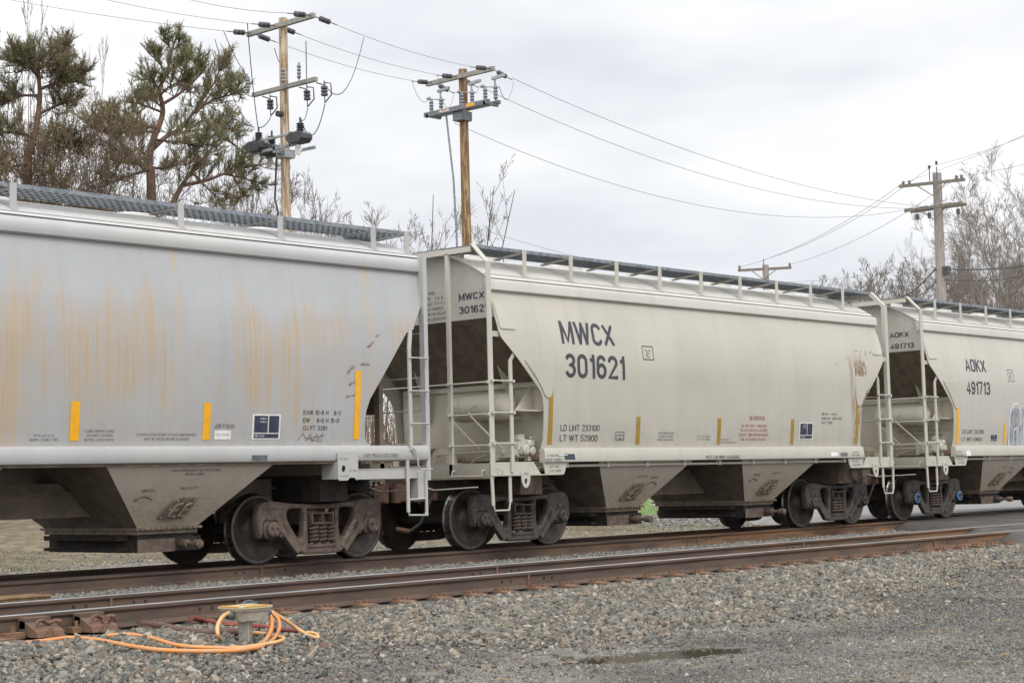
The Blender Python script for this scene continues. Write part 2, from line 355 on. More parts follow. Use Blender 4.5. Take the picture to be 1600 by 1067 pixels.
def stroke_text(s, bold=.13, align='LEFT', gap=.17, lead=1.75):
    """-> verts [(u, v, layer)], faces; stroke weight as a fraction of the letter height"""
    V, F = [], []; lines = s.split('\n'); ws = []; lay = 0; rows = []
    for ln in lines:
        x = 0; g = []
        for ch in ln:
            if ch == ' ': x += .42; continue
            w_, st = GL.get(ch, GL['-']); g.append((x+bold/2, st)); x += w_+bold+gap-.07
        ws.append(x); rows.append(g)
    mx = max(ws)
    for li, g in enumerate(rows):
        ox = (mx-ws[li])/2 if align == 'CENTER' else 0
        for x, st in g:
            for pl in st:
                lay += 1; pts = [(ox+x+a, -li*lead+bold/2+b*(1-bold)) for a, b in pl]; q = [pts[0]]
                for p in pts[1:]:
                    if math.hypot(p[0]-q[-1][0], p[1]-q[-1][1]) > 1e-3: q.append(p)
                closed = math.hypot(q[0][0]-q[-1][0], q[0][1]-q[-1][1]) < 2e-3
                n = len(q); o = len(V)
                for i in range(n):
                    d1 = (q[i][0]-q[i-1][0], q[i][1]-q[i-1][1]) if i else None; d2 = (q[i+1][0]-q[i][0], q[i+1][1]-q[i][1]) if i < n-1 else None
                    if closed and i == 0: d1 = (q[0][0]-q[-2][0], q[0][1]-q[-2][1])
                    if closed and i == n-1: d2 = (q[1][0]-q[0][0], q[1][1]-q[0][1])
                    d1 = d1 or d2; d2 = d2 or d1; l1, l2 = math.hypot(*d1), math.hypot(*d2)
                    n1 = (-d1[1]/l1, d1[0]/l1); n2 = (-d2[1]/l2, d2[0]/l2); m = (n1[0]+n2[0], n1[1]+n2[1]); lm = math.hypot(*m) or 1e-6
                    m = (m[0]/lm, m[1]/lm); k = bold/2/max(.72, m[0]*n1[0]+m[1]*n1[1])
                    ex = ey = 0
                    if not closed and i in (0, n-1) and not (ch == '.'):
                        sg = -1 if i == 0 else 1; dd = d2 if i == 0 else d1; l_ = math.hypot(*dd); ex, ey = sg*dd[0]/l_*bold*.5, sg*dd[1]/l_*bold*.5
                        if abs(dd[0])/l_ > .25 and abs(dd[1])/l_ > .25: ex *= .35; ey *= .35
                    V += [(q[i][0]+m[0]*k+ex, q[i][1]+m[1]*k+ey, lay % 5), (q[i][0]-m[0]*k+ex, q[i][1]-m[1]*k+ey, lay % 5)]
                F += [(o+2*i, o+2*i+1, o+2*i+3, o+2*i+2) for i in range(n-1)]
    return V, F

def text_obj(name, s, x0, x1, z0, z1, fmap, mat, parent, bold=0., cut=True, skew=0., label=None, align='LEFT'):
    """lettering whose ink fills the box x0..x1, z0..z1 of the surface"""
    V, F = stroke_text(s, .16 if bold else .125, align); b = bmesh.new()
    ax, bx = min(v[0] for v in V), max(v[0] for v in V); ay, by = min(v[1] for v in V), max(v[1] for v in V)
    lay = [v[2] for v in V]
    vs = [b.verts.new((x0+(v[0]-ax)/(bx-ax)*(x1-x0), z0+(v[1]-ay)/(by-ay)*(z1-z0), v[2]*.0004)) for v in V]
    for f in F: b.faces.new([vs[i] for i in f])
    if cut and z1-z0 > .15:
        z = z0+.05
        while z < z1:
            bmesh.ops.bisect_plane(b, geom=b.verts[:]+b.edges[:]+b.faces[:], plane_co=(0, z, 0), plane_no=(0, 1, 0)); z += .05
    nrm = (Vector(fmap(x0, z0))-Vector(fmap(x1, z0))).cross(Vector(fmap(x0, z1))-Vector(fmap(x0, z0))).normalized()
    if x1 > x0: nrm = -nrm
    for v in b.verts: v.co = Vector(fmap(v.co.x, v.co.y))+nrm*(-v.co.z)*-1
    me = bpy.data.meshes.new(name); b.to_mesh(me); b.free(); me.materials.append(mat)
    o = link(name, me, parent)
    if label: o['label'] = label
    return o
def decal(name, x0, x1, z0, z1, fmap, mat, parent, skew=0., th=.0, label=None, n=8):
    mb = MB(); vs = []
    for j in range(n+1):
        z = z0+(z1-z0)*j/n
        vs += [fmap(x0+skew*j/n, z), fmap(x1+skew*j/n, z)]
    mb.add(vs, [(2*j, 2*j+1, 2*j+3, 2*j+2) for j in range(n)])
    o = mb.build(name, mat, parent, recalc=False)
    if label: o['label'] = label
    return o

# ------------------------------------------------------------------ bogie
def curve_plate(loops, th, bev):
    cu = bpy.data.curves.new('plate', 'CURVE'); cu.dimensions = '2D'; cu.fill_mode = 'BOTH'
    cu.extrude = th/2-bev; cu.bevel_depth = bev; cu.bevel_resolution = 1; cu.offset = -bev
    for lp in loops:
        sp = cu.splines.new('POLY'); sp.points.add(len(lp)-1); sp.use_cyclic_u = True
        for p, (x, z) in zip(sp.points, lp): p.co = (x, z, 0, 1)
    o = bpy.data.objects.new('plate', cu); COL.objects.link(o)
    dg = bpy.context.evaluated_depsgraph_get(); me = bpy.data.meshes.new_from_object(o.evaluated_get(dg))
    bpy.data.objects.remove(o); bpy.data.curves.remove(cu)
    vs = [(v.co.x, v.co.z, v.co.y) for v in me.vertices]; fs = [tuple(reversed(p.vertices)) for p in me.polygons]
    bpy.data.meshes.remove(me); return vs, fs
def chaikin(p, it=2):
    for _ in range(it):
        q = []
        for i in range(len(p)):
            a, b = p[i], p[(i+1) % len(p)]
            q += [(a[0]*.75+b[0]*.25, a[1]*.75+b[1]*.25), (a[0]*.25+b[0]*.75, a[1]*.25+b[1]*.75)]
        p = q
    return p
_h = [(.5,.785),(.85,.83),(1.02,.815),(1.10,.72),(1.11,.56),(1.075,.36),(1.02,.345),(1.01,.50),(.98,.585),(.80,.585),(.765,.50),(.755,.35),(.66,.33),(.58,.36),(.40,.15),(.33,.105)]
OUTL = chaikin([(0,.765)]+_h+[(0,.10)]+[(-x, z) for x, z in reversed(_h)], 1)
_t = [(.315,.67),(.345,.715),(.55,.715),(.61,.67),(.59,.56),(.43,.335),(.37,.31),(.315,.38)]
HOLES = [chaikin(_t, 1), chaikin([(-x, z) for x, z in reversed(_t)], 1),
         [(-.245,.70),(.245,.70),(.235,.235),(-.235,.235)], chaikin([(.56,.30),(.70,.50),(.71,.40),(.62,.33)],1)[:0] or [(.60,.415),(.66,.50),(.69,.40)],
         [(-.60,.415),(-.69,.40),(-.66,.50)]]
def text_plane_small(name, s, o, ux, uy, w, h, mat, parent):
    return text_obj(name, s, 0, w, 0, h, plane_map(o, ux, uy), mat, parent, cut=False)

def bogie(parent, x, style, caps='plain', number=None):
    M = m_truck if style == 'brown' else m_truck2
    b = MB(); b.box(-.19, .19, -.92, .92, .50, .70); b.box(-.30, .30, -.35, .35, .70, .78)
    for s in (-1, 1): b.bar((s*.42, -.70, .42), (s*.42, .70, .42), .09, .07); b.bar((s*.42, 0, .45), (0, 0, .56), .06, .05)
    bo = b.build('bogie', m_under, parent, loc=(x, 0, 0))
    pv, pf = curve_plate([OUTL]+HOLES, .13, .030)
    for s in (-1, 1):
        f = MB(); f.add([(a, s*1.0+y, z) for a, y, z in pv], pf)
        # raised ribs along the diagonal arms, top chord flange, pedestal bosses
        for k in (-1, 1):
            f.bar((k*.74, s*1.03, .50), (k*.41, s*1.03, .15), .075, .09, (0, 1, 0))
            f.bar((k*.62, s*1.05, .745), (k*1.02, s*1.05, .755), .05, .05, (0, 1, 0))
            f.box(k*.79, k*.985, s*1.02, s*1.09, .58, .645)
            f.tube([(k*.96, s*1.05, .62), (k*1.03, s*1.05, .58), (k*1.055, s*1.05, .40)], .03, 6)
            f.tube([(k*.81, s*1.05, .62), (k*.745, s*1.05, .56), (k*.735, s*1.05, .40)], .03, 6)
            for q in (.83, .95): f.cyl((k*q, s*1.09, .612), .018, -.012, .012, n=6)
        f.box(-.25, .25, s*1.0-.085, s*1.0+.085, .20, .24)
        sf = f.build('side_frame', M, bo, smooth=35)
        e = MB(); y0, y1 = s*.90, s*1.09
        e.box(-.20, .20, y0, y1, .635, .655); e.box(-.20, .20, y0, y1, .505, .525); e.prism([(-.20, .655), (.0, .655), (-.04, .69), (-.16, .69)], 'Y', s*.92, s*.98)
        for q in (-.188, 0, .188): e.box(q-.012, q+.012, y0, y1, .525, .635)
        e.box(-.225, .225, s*1.0-.05, s*1.0+.05, .485, .50); e.box(-.19, .19, s*.9, s*.95, .525, .635)
        e.build('bolster_end', M, bo)
        for q in (-.15, 0, .15):
            sp = MB(); T = 4.0
            for sy in (1.06, .93):
                sp.tube([(q+.054*cos(2*pi*T*i/52), s*sy+.054*sin(2*pi*T*i/52), .262+.205*i/52) for i in range(53)], .0225, 6)
            sp.build('spring', m_spring, bo, smooth=60)
        for k in (-1, 1):
            a = .889*k
            c = MB(); c.lathe([(.125, s*.93), (.13, s*.96), (.13, s*1.06), (.105, s*1.085), (.10, s*1.14), (.085, s*1.155), (1e-4, s*1.155)], (a, 0, .457), n=24)
            c.box(a-.12, a+.12, s*.94, s*1.06, .555, .60)
            cap = c.build('bearing', M, bo, smooth=35)
            h = MB()
            for j in range(3):
                an = .5+2*pi*j/3; h.cyl((a+.055*cos(an), s*1.155, .457+.055*sin(an)), .018, -.004, .028, n=6) if s > 0 else h.cyl((a+.055*cos(an), s*1.155, .457+.055*sin(an)), .018, -.028, .004, n=6)
            h.build('cap_bolts', M, bo)
            if caps == 'blue':
                r = MB(); r.lathe([(.072, s*1.156), (.074, s*1.163), (.100, s*1.160), (.104, s*1.148), (.100, s*1.14)], (a, 0, .457), n=24)
                r.build('cap_ring', m_blue, bo, smooth=35)
            # wheel: tread, flange, back face, dished plate, hub
            wpl = MB(); wpl.mi = 0
            wpl.lathe([(.470, s*.68), (.43, s*.675), (.40, s*.70), (.30, s*.735), (.20, s*.70), (.14, s*.68), (.085, s*.68)], (a, 0, .457), n=56)
            wpl.lathe([(.085, s*.875), (.13, s*.87), (.145, s*.83), (.16, s*.785), (.21, s*.755), (.29, s*.765), (.36, s*.79), (.395, s*.797), (.405, s*.812)], (a, 0, .457), n=56)
            wpl.mi = 1
            wpl.lathe([(.405, s*.812), (.415, s*.822), (.445, s*.820), (.452, s*.812)], (a, 0, .457), n=56)
            wpl.mi = 2
            wpl.lathe([(.452, s*.812), (.455, s*.80), (.4575, s*.735), (.461, s*.715), (.478, s*.703), (.483, s*.692), (.478, s*.682), (.470, s*.68)], (a, 0, .457), n=56)
            wpl.build('wheel', [m_wheel, m_wheelrim, m_tread], bo, smooth=50)
            if s < 0:
                ax = MB(); ax.lathe([(.085, -.95), (.095, -.70), (.08, -.5), (.08, .5), (.095, .70), (.085, .95)], (a, 0, .457), n=16)
                ax.build('axle', m_dark, bo, smooth=50)
        if number and s < 0:
            n_ = number
            text_obj('casting_number', n_, 0, .42, 0, .05, plane_map((.36, -1.082, .20), Vector((.31, 0, .40)).normalized(), Vector((-.40, 0, .31)).normalized()), m_inkc, bo, cut=False)
    return bo
m_wheelrim = two('wheel_rim_face', (.11, .095, .085), (.07, .06, .052), 8, .5, .4)
m_inkc = two('chalk_ink', (.45, .42, .33), (.2, .17, .13), 40, .8)

# ------------------------------------------------------------------ covered hopper car
CUT = {'B': [(1.40,4.60),(1.50,4.59),(1.60,4.56),(1.87,4.56),(2.1,4.57),(2.25,4.60),(2.35,4.66),(2.81,5.15),(3.10,5.46),(3.20,5.50),(3.40,5.52),(3.86,5.50)],
       'A': [(1.45,4.90),(1.56,4.86),(1.62,4.80),(1.84,4.78),(2.0,4.80),(2.15,4.86),(2.45,5.08),(2.85,5.38),(3.08,5.57),(3.14,5.72),(3.22,5.75),(3.56,5.98),(4.0,6.0)]}
def interp(p, z):
    if z <= p[0][0]: return p[0][1]
    for (a, b), (c, d) in zip(p, p[1:]):
        if z <= c: return b+(d-b)*(z-a)/(c-a)
    return p[-1][1]

def stile(mb, x, y, z0, z1, w=.06, t=.035): mb.box(x-w/2, x+w/2, y-t/2, y+t/2, z0, z1)

def hopper_car(label, xc, st, tint, caps=('plain', 'plain'), bst=('brown', 'black'), nums=(None, None)):
    A = st == 'A'
    car = thing('hopper_car', label, 'railway wagon', (xc, 0, 0), 'covered hopper cars coupled in a train')
    Ms, Mp, Mr, Md = (m_A, m_Ap, m_Aroof, m_Adirt) if A else ((m_B if tint == 0 else m_B3), m_Bp, m_Broof, m_Bdirt)
    ee = 6.0 if A else 5.50; pe = 6.0 if A else 5.74; zt = 3.98 if A else 3.84; cut = CUT[st]
    zb = 1.45 if A else 1.42
    # side sheets
    for s in (-1, 1):
        mb = MB(); zs = sorted(set([round(zb+(zt-zb)*i/44, 4) for i in range(45)]+[z for z, _ in cut if zb < z < zt])); nx = 26; vs = []
        for z in zs:
            wd = interp(cut, z)
            for off in (0,):
                vs += [(wd*(2*i/nx-1), s*ycurve(st, z), z) for i in range(nx+1)]
        fs = [(j*(nx+1)+i, j*(nx+1)+i+1, (j+1)*(nx+1)+i+1, (j+1)*(nx+1)+i) for j in range(len(zs)-1) for i in range(nx)]
        mb.add(vs, fs)
        me_o = mb.build('side_sheet', Ms, car, smooth=40, recalc=False)
        bm = bmesh.new(); bm.from_mesh(me_o.data)
        if s > 0: bmesh.ops.reverse_faces(bm, faces=bm.faces)
        r = bmesh.ops.extrude_face_region(bm, geom=bm.faces[:])
        for v in [q for q in r['geom'] if isinstance(q, bmesh.types.BMVert)]: v.co.y -= s*.014
        bmesh.ops.recalc_face_normals(bm, faces=bm.faces); bm.to_mesh(me_o.data); bm.free()
        me_o.data.shade_smooth(); me_o.data.set_sharp_from_angle(angle=radians(40))
        # eave band
        e = MB()
        poly = ([(1.37,4.165),(1.45,4.155),(1.50,4.125),(1.525,4.07),(1.53,4.01),(1.52,3.965),(1.49,3.945),(1.42,3.945)] if A
                else [(1.33,4.005),(1.42,3.985),(1.452,3.965),(1.462,3.93),(1.468,3.83),(1.455,3.815),(1.38,3.81)])
        e.prism([(s*a, b) for a, b in poly], 'X', -ee-.03, ee+.03)
        e.build('eave_band', Mr if not A else Mp, car, smooth=40)
        # side sill
        e = MB()
        if A: poly = [(1.50,1.535),(1.59,1.532),(1.625,1.515),(1.64,1.48),(1.64,1.37),(1.625,1.335),(1.60,1.32),(1.50,1.318)]; xl = 5.93
        else: poly = [(1.50,1.485),(1.575,1.482),(1.60,1.472),(1.607,1.45),(1.630,1.29),(1.625,1.275),(1.50,1.272)]; xl = 4.585
        e.prism([(s*a, b) for a, b in poly], 'X', -xl, xl)
        e.build('side_sill', Mp, car, smooth=30)
        if not A:
            e = MB(); e.tube([(-4.5, s*1.40, 1.19), (-4.2, s*1.52, 1.215), (4.2, s*1.52, 1.215), (4.45, s*1.40, 1.20)], .022, 8)
            for k in range(9): e.box(-4+k-.03, -4+k+.03, s*1.52-.035, s*1.52+.035, 1.19, 1.275)
            e.build('brake_pipe', Mp, car, smooth=50)
        else:
            e = MB(); e.prism([(s*1.47, 1.318), (s*1.60, 1.318), (s*1.60, 1.295), (s*1.47, 1.295)], 'X', -4.3, 4.3); e.build('sill_lip', m_under, car)
    # roof: arched sheet
    mb = MB(); ny = 22; ye = 1.46 if A else 1.40
    R = (lambda y: 4.55-.178*y*y) if A else (lambda y: 4.485-.243*y*y)
    vs = []
    for x in (-ee, ee):
        for d in (0, -.02): vs += [(x, ye*(2*i/ny-1), R(ye*(2*i/ny-1))+d) for i in range(ny+1)]
    n1 = ny+1; fs = []
    for i in range(ny):
        fs += [(i, i+1, 2*n1+i+1, 2*n1+i), (n1+i, 3*n1+i, 3*n1+i+1, n1+i+1), (i, n1+i, n1+i+1, i+1), (2*n1+i, 2*n1+i+1, 3*n1+i+1, 3*n1+i)]
    mb.add(vs, fs); mb.build('roof', Mr, car, smooth=40)
    for s in (-1, 1):
        g = MB(); yq = ye-.10; g.tube([(-ee, s*yq, R(yq)), (ee, s*yq, R(yq))], .006, 5); g.build('roof_seam', m_under, car)
    # roof hatches along the centre
    for i in range(5):
        x = (i-2)*2.15; h = MB(); hz_ = .03 if A else 0; h.lathe([(.34, 4.43), (.34, 4.53+hz_), (.30, 4.555+hz_), (1e-4, 4.565+hz_)], (x, 0, 0), 'Z', 24)
        h.box(x-.38, x-.30, -.05, .05, 4.47, 4.56+hz_); h.build('hatch', Mr, car, smooth=40)
    # end sheets, slope sheets, lower bulkheads
    xs_, zs_ = ee-.03, 3.42
    for s in (-1, 1):
        pts = [(ycurve(st, zs_)-.01, zs_)]+[(ycurve(st, z)-.01, z) for z in (3.55, 3.7, zt)]
        pts = [(-a, b) for a, b in pts]+[(y, R(y)-.01) for y in np.linspace(-ye+.03, ye-.03, 15)]+[(a, b) for a, b in reversed(pts)]
        e = MB(); e.prism(pts, 'X', s*xs_, s*(xs_-.015)); e.build('end_sheet', Md if A else m_endtop, car)
        xl, zl = 4.42, 2.50
        e = MB(); q = [(s*xs_, -1.50, zs_), (s*xs_, 1.50, zs_), (s*xl, 1.60, zl), (s*xl, -1.60, zl)]
        q2 = [(a-s*.012, b, c+.012) for a, b, c in q]; e.add(q+q2, [(0,1,2,3),(7,6,5,4),(0,4,5,1),(1,5,6,2),(2,6,7,3),(3,7,4,0)])
        e.build('slope_sheet', m_slope, car)
        e = MB(); e.box(s*xl, s*(xl-.02), -1.55, 1.55, 1.15, zl+.01)
        for y in (-.9, .9):
            e.add([(s*(xl+.005), y, 2.46), (s*(xl+.75), y, 1.22), (s*(xl+.005), y, 1.22), (s*(xl+.005), y+.015, 2.46), (s*(xl+.75), y+.015, 1.22), (s*(xl+.005), y+.015, 1.22)][:0] or
                  [(s*(xl+.005), y, 2.47), (s*(xl+.38), y, 2.76), (s*(xl+.005), y, 1.9), (s*(xl+.005), y+.015, 2.47), (s*(xl+.38), y+.015, 2.76), (s*(xl+.005), y+.015, 1.9)],
                  [(0,1,2),(5,4,3),(0,3,4,1),(1,4,5,2),(2,5,3,0)])
        e.box(s*(xl), s*(xl+.05), -1.5, 1.5, 2.42, 2.47)
        e.build('bulkhead', m_end, car)
        # dark shaft of the centre: bolster and draft sill
        e = MB(); e.box(s*4.25, s*4.75, -1.25, 1.25, .80, 1.15); e.box(s*4.4, s*6.05, -.30, .30, .74, 1.12)
        e.box(s*4.60, s*5.70, -1.50, 1.50, 1.115, 1.135)
        e.build('bolster', m_under if not A else m_dark, car)
    # plate added to stop light leaking through the body, and centre sill
    e = MB(); e.box(-4.42, 4.42, -1.50, 1.50, 1.30, 1.318); e.build('light_stop_plate', m_slope, car)
    e = MB(); e.box(-4.4, 4.4, -.26, .26, .70, 1.12); e.box(-4.4, 4.4, -.33, .33, .985, 1.005); e.build('centre_sill', m_under2, car)
    # hoppers
    for hx in (-1.95, 1.95):
        h = MB(); zt_, zb_ = 1.30, .555
        T = [(hx-1.27, -1.53), (hx+1.27, -1.53), (hx+1.27, 1.53), (hx-1.27, 1.53)]
        Bt = [(hx-.46, -1.0), (hx+.46, -1.0), (hx+.46, 1.0), (hx-.46, 1.0)]
        vs = [(a, b, zt_) for a, b in T]+[(a, b, zb_) for a, b in Bt]
        h.mi = 0; h.add(vs, [(0, 1, 5, 4), (2, 3, 7, 6)])
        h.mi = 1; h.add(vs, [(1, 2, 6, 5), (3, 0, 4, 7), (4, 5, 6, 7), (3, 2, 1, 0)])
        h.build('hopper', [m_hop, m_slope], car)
        f = MB(); f.box(hx-.50, hx+.50, -1.04, 1.04, .525, .555)
        for i in range(12): f.cyl((hx-.44+.08*i, -1.05, .54), .012, -.012, .01, n=6)
        f.box(hx-.47, hx+.47, -.98, .98, .47, .525)
        f.build('outlet_flange', m_hopl, car)
        g = MB(); g.box(hx-.42, hx+.42, -.95, .95, .25, .47); g.box(hx-.60, hx+.62, -.80, .80, .40, .46); g.box(hx-.60, hx+.62, -.80, .80, .27, .31)
        for q in (-.45, .1, .55): g.box(hx+q, hx+q+.05, -.88, .88, .25, .43)
        g.box(hx-.30, hx+.45, -1.00, -.95, .255, .42)
        gt = g.build('outlet_gate', m_dark, car)
        p = MB(); p.box(hx-.46, hx+.10, -1.012, -1.0, .25, .41) ; p.build('gate_plate', m_truck, gt)
        r = MB(); r.tube([(hx+.18, -1.42, .34), (hx+.18, 1.42, .34)], .030, 10)
        for y in (-1.36, -1.12, 1.12, 1.36): r.lathe([(.03, -.055), (.055, -.05), (.055, .05), (.03, .055)], (hx+.18, y, .34), n=12)
        r.build('capstan_shaft', m_truck, gt, smooth=40)
        # hopper face hardware on the sloping near face
        nrm = Vector((0, -(1.30-.555), -(.53))).normalized(); up_ = Vector((0, -.53, .745)).normalized()
        def face(u, v, o_=.0): return Vector((hx+u, -1.0, .555))+up_*v+nrm*o_
        c = MB(); pl = chaikin([(-.02,.12),(.38,.12),(.47,.40),(.46,.45),(.13,.45),(.0,.22)], 2)
        pl = [(a-.22, b) for a, b in pl]; n_ = len(pl)
        vs = [face(a, b, .003) for a, b in pl]+[face(a, b, .028) for a, b in pl]
        c.add(vs, [tuple(range(n_, 2*n_))]+[(i, (i+1)%n_, n_+(i+1)%n_, n_+i) for i in range(n_)])
        for a, b in ((-.20,.16),(.12,.15),(-.10,.28),(-.04,.41),(.21,.41),(.17,.28)): c.lathe([(.02, 0), (.018, .014), (1e-4, .016)], face(a, b, .028), 'Y', 8) if 0 else c.box(face(a,b).x-.014, face(a,b).x+.014, face(a,b,.028).y-.012, face(a,b,.028).y+.012, face(a,b,.028).z-.014, face(a,b,.028).z+.014)
        for u0 in (-.06, .09):
            c.tube([face(u0+.10, .38, .05), face(u0+.02, .36, .05), face(u0-.05, .20, .05), face(u0+.05, .19, .05)], .020, 6)
            c.tube([face(u0-.01, .28, .05), face(u0+.07, .29, .05)], .018, 6)
        c.build('vibrator_bracket', m_hopl, car, smooth=40)
        fm = lambda u, v: tuple(face(u, v, .004))
        sgn = -1 if (hx < 0) == A or (hx > 0 and not A) else 1
        ox = -.62 if (hx > 0) else .34
        text_obj('lettering', 'OPEN', ox, ox+.19, .53, .575, fm, m_inkf, car, cut=False)
        ar = MB(); k0 = [(ox-.04+.24*i/8, .42+.05*sin(pi*i/8)) for i in range(9)]
        ar.tube([face(a, b, .004) for a, b in k0], .008, 4)
        tip = k0[0] if hx > 0 else k0[-1]; ar.add([face(tip[0]-.02, tip[1]-.02, .006), face(tip[0]+.03, tip[1]-.02, .006), face(tip[0], tip[1]+.035, .006)], [(0, 1, 2)])
        ar.build('arrow_mark', m_inkf, car, recalc=False)
        text_obj('lettering', '1641 CU FT' if A else '1625 CU FT', -.05, .22, .56, .60, fm, m_inkf, car, cut=False)
        if A: text_obj('lettering', 'CLEAN INSIDE GROOVES AND TOP OF SLIDES\nBEFORE CLOSING', -.30, .45, .77, .86, fm, m_inkf, car, cut=False, align='CENTER')
    # running boards: steel grating with rails, end crosswalks
    zr = 4.535 if A else 4.475; le = 6.05 if A else 5.73
    for s in (-1, 1):
        g = MB(); y0, y1 = s*1.245, s*.64
        g.mi = 0
        for y, h in ((y0, .045), (y1, .045)): g.box(-le, le, y-.012, y+.012, zr-.02, zr+.03)
        g.mi = 1
        pitch = .105 if A else .06; n_ = int(2*le/pitch)
        for i in range(n_): g.box(-le+pitch*i+.01, -le+pitch*i+.01+pitch*.5, y0+s*-.013, y1+s*.013, zr-.006, zr+.014)
        for q in (.2, .4, .6, .8): yy = y0+(y1-y0)*q; g.box(-le, le, yy-.006, yy+.006, zr-.016, zr-.007)
        g.build('running_board', [m_galv, m_slat if A else m_galvd], car)
    for s in (-1, 1):
        g = MB(); g.mi = 1; xx = s*(le-.30)
        for i in range(22): g.box(xx-.28, xx+.28, -.62+.057*i, -.59+.057*i, zr-.006, zr+.014)
        g.mi = 0; g.box(xx-.30, xx-.275, -.63, .63, zr-.02, zr+.02); g.box(xx+.275, xx+.30, -.63, .63, zr-.02, zr+.02)
        g.build('end_walkway', [m_galv, m_galvd], car)
        g = MB(); x_ = s*(ee-.30)
        g.box(x_-.03, x_+.03, -.60, .60, 4.35, zr-.021); g.build('walkway_support', m_Bp if not A else m_Ap, car)
    lx = [-5.95, -5.30, -3.62, -2.0, -.38, .38+.0, 2.0, 3.62, 5.30, 5.95] if A else [-4.54, -3.44, -2.29, -1.14, .03, 1.20, 2.36, 3.50, 4.63]
    if A: lx.remove(.38)
    for s in (-1, 1):
        for x in lx:
            g = MB(); w_ = .045; hi = zr+.03
            ybase = 1.30 if A else 1.25
            g.box(x-w_, x+w_, s*(1.262), s*(1.272), R(ybase)-.02 if A else R(1.27)-.01, hi)
            g.bar((x, s*1.255, hi-.035), (x-.0, s*.66, R(.66)+.03), .02, .075, (1, 0, 0))
            g.box(x-.05, x+.05, s*1.262, s*1.31, R(1.28)-.012, R(1.28)+.006)
            g.build('board_bracket', Mp, car)
    # end frames, ladders, steps
    for s in (-1, 1):
        Z0 = 1.07
        if A:
            g = MB()
            for t in (-1, 1):
                g.box(s*pe, s*(pe-.075), t*1.60, t*1.585, 1.05, 4.20); g.box(s*(pe-.055), s*(pe-.07), t*1.585, t*1.50, 1.05, 4.16)
                g.box(s*(pe-.01), s*(pe-.06), t*.62, t*.56, 1.2, 4.0)
            g.box(s*(pe-.0), s*(pe-.05), -1.5, 1.5, 1.07, 1.22)
            for z in (1.56, 2.02, 2.48, 3.10): g.tube([(s*(pe-.02), -1.56, z), (s*(pe-.02), -.59, z)], .011, 6); g.tube([(s*(pe-.02), 1.56, z), (s*(pe-.02), .59, z)], .011, 6)
            g.build('end_frame', Mp, car)
            for t in (-1, 1):
                lad = MB(); xi = s*5.58
                lad.box(xi-.03, xi+.03, t*1.63, t*1.655, 1.46, 2.86); lad.bar((xi, t*1.64, 2.85), (xi+s*.07, t*1.60, 3.12), .025, .06, (1, 0, 0))
                lad.bar((xi, t*1.64, 1.55), (xi+s*.05, t*1.665, 1.42), .02, .05, (1, 0, 0))
                lo = lad.build('ladder', Mp, car)
                for z in (2.735, 2.28, 1.83):
                    r = MB(); r.tube([(xi, t*1.655, z), (xi+s*.02, t*1.685, z), (s*(pe-.10), t*1.685, z), (s*(pe-.08), t*1.60, z)], .011, 6)
                    for q in (xi, s*(pe-.08)): r.cyl((q, t*1.66, z), .018, -.012, .012, n=6)
                    r.build('rung', Mp, lo)
                g = MB(); g.tube([(xi+s*.02, t*1.665, 1.50), (xi+s*.06, t*1.70, 1.44), (xi+s*.08, t*1.70, 1.24), (xi+s*.12, t*1.70, 1.20), (s*(pe-.07), t*1.70, 1.20)], .011, 6); g.build('grab_iron', Mp, car)
                g = MB()
                g.box(xi-s*.07, xi-s*.02, t*1.60, t*1.622, .62, 1.34); g.box(s*(pe-.13), s*(pe-.09), t*1.60, t*1.622, .56, 1.18)
                g.box(s*(pe-.25), s*(pe-.08), t*1.45, t*1.595, .80, 1.18)
                g.tube([(xi-s*.045, t*1.61, .66), (xi-s*.03, t*1.61, .58), (s*(pe-.14), t*1.61, .57), (s*(pe-.11), t*1.61, .62)], .014, 6)
                g.tube([(xi-s*.045, t*1.61, .79), (s*(pe-.11), t*1.61, .80)], .014, 6)
                g.build('step_stirrup', Mp, car)
                # lower sill angle between jack plate and post
                g = MB(); g.box(s*4.62, s*5.95, t*1.565, t*1.58, 1.08, 1.20); g.box(s*4.62, s*5.95, t*1.50, t*1.58, 1.205, 1.22); g.build('lower_sill', Mp, car)
                j = MB(); x0, x1 = sorted((s*4.20, s*4.56)); pl = chaikin([(x0, 1.08), (x1, 1.08), (x1, 1.455), (x0+.0, 1.455)], 2)
                cc = ((x0+x1)/2-s*.12*0, 1.235)
                ol = [(x0+.02, 1.07), (x0+.17, 1.07), (x0+.21, 1.105), (x0+.29, 1.105), (x0+.33, 1.07), (x1-.02, 1.07), (x1, 1.09), (x1, 1.435), (x1-.02, 1.455), (x0+.02, 1.455), (x0, 1.435), (x0, 1.09)]
                ho = [(x0+.10+.035*cos(a), 1.225+.045*sin(a)) for a in np.linspace(0, 2*pi, 15)[:-1]]
                pv, pf = curve_plate([ol, ho], .016, .003); j.add([(a, t*1.662+b, c) for a, b, c in pv], pf)
                j.box(x0, x0+.012, t*1.35, t*1.65, 1.09, 1.32)
                j.build('jacking_plate', m_Ap, car)
                if t < 0:
                    jm = plane_map((0, -1.6715, 0), (1, 0, 0), (0, 0, 1))
                    text_obj('lettering', 'PULL HERE', x0+.02, x0+.17, 1.345, 1.365, jm, m_inkf, car, cut=False)
                    text_obj('lettering', 'LIFT HERE', x0+.19, x0+.33, 1.19, 1.21, jm, m_inkf, car, cut=False)
                    text_obj('lettering', 'LATCH HERE', x0+.03, x0+.18, 1.12, 1.14, jm, m_inkf, car, cut=False)
        else:
            g = MB()
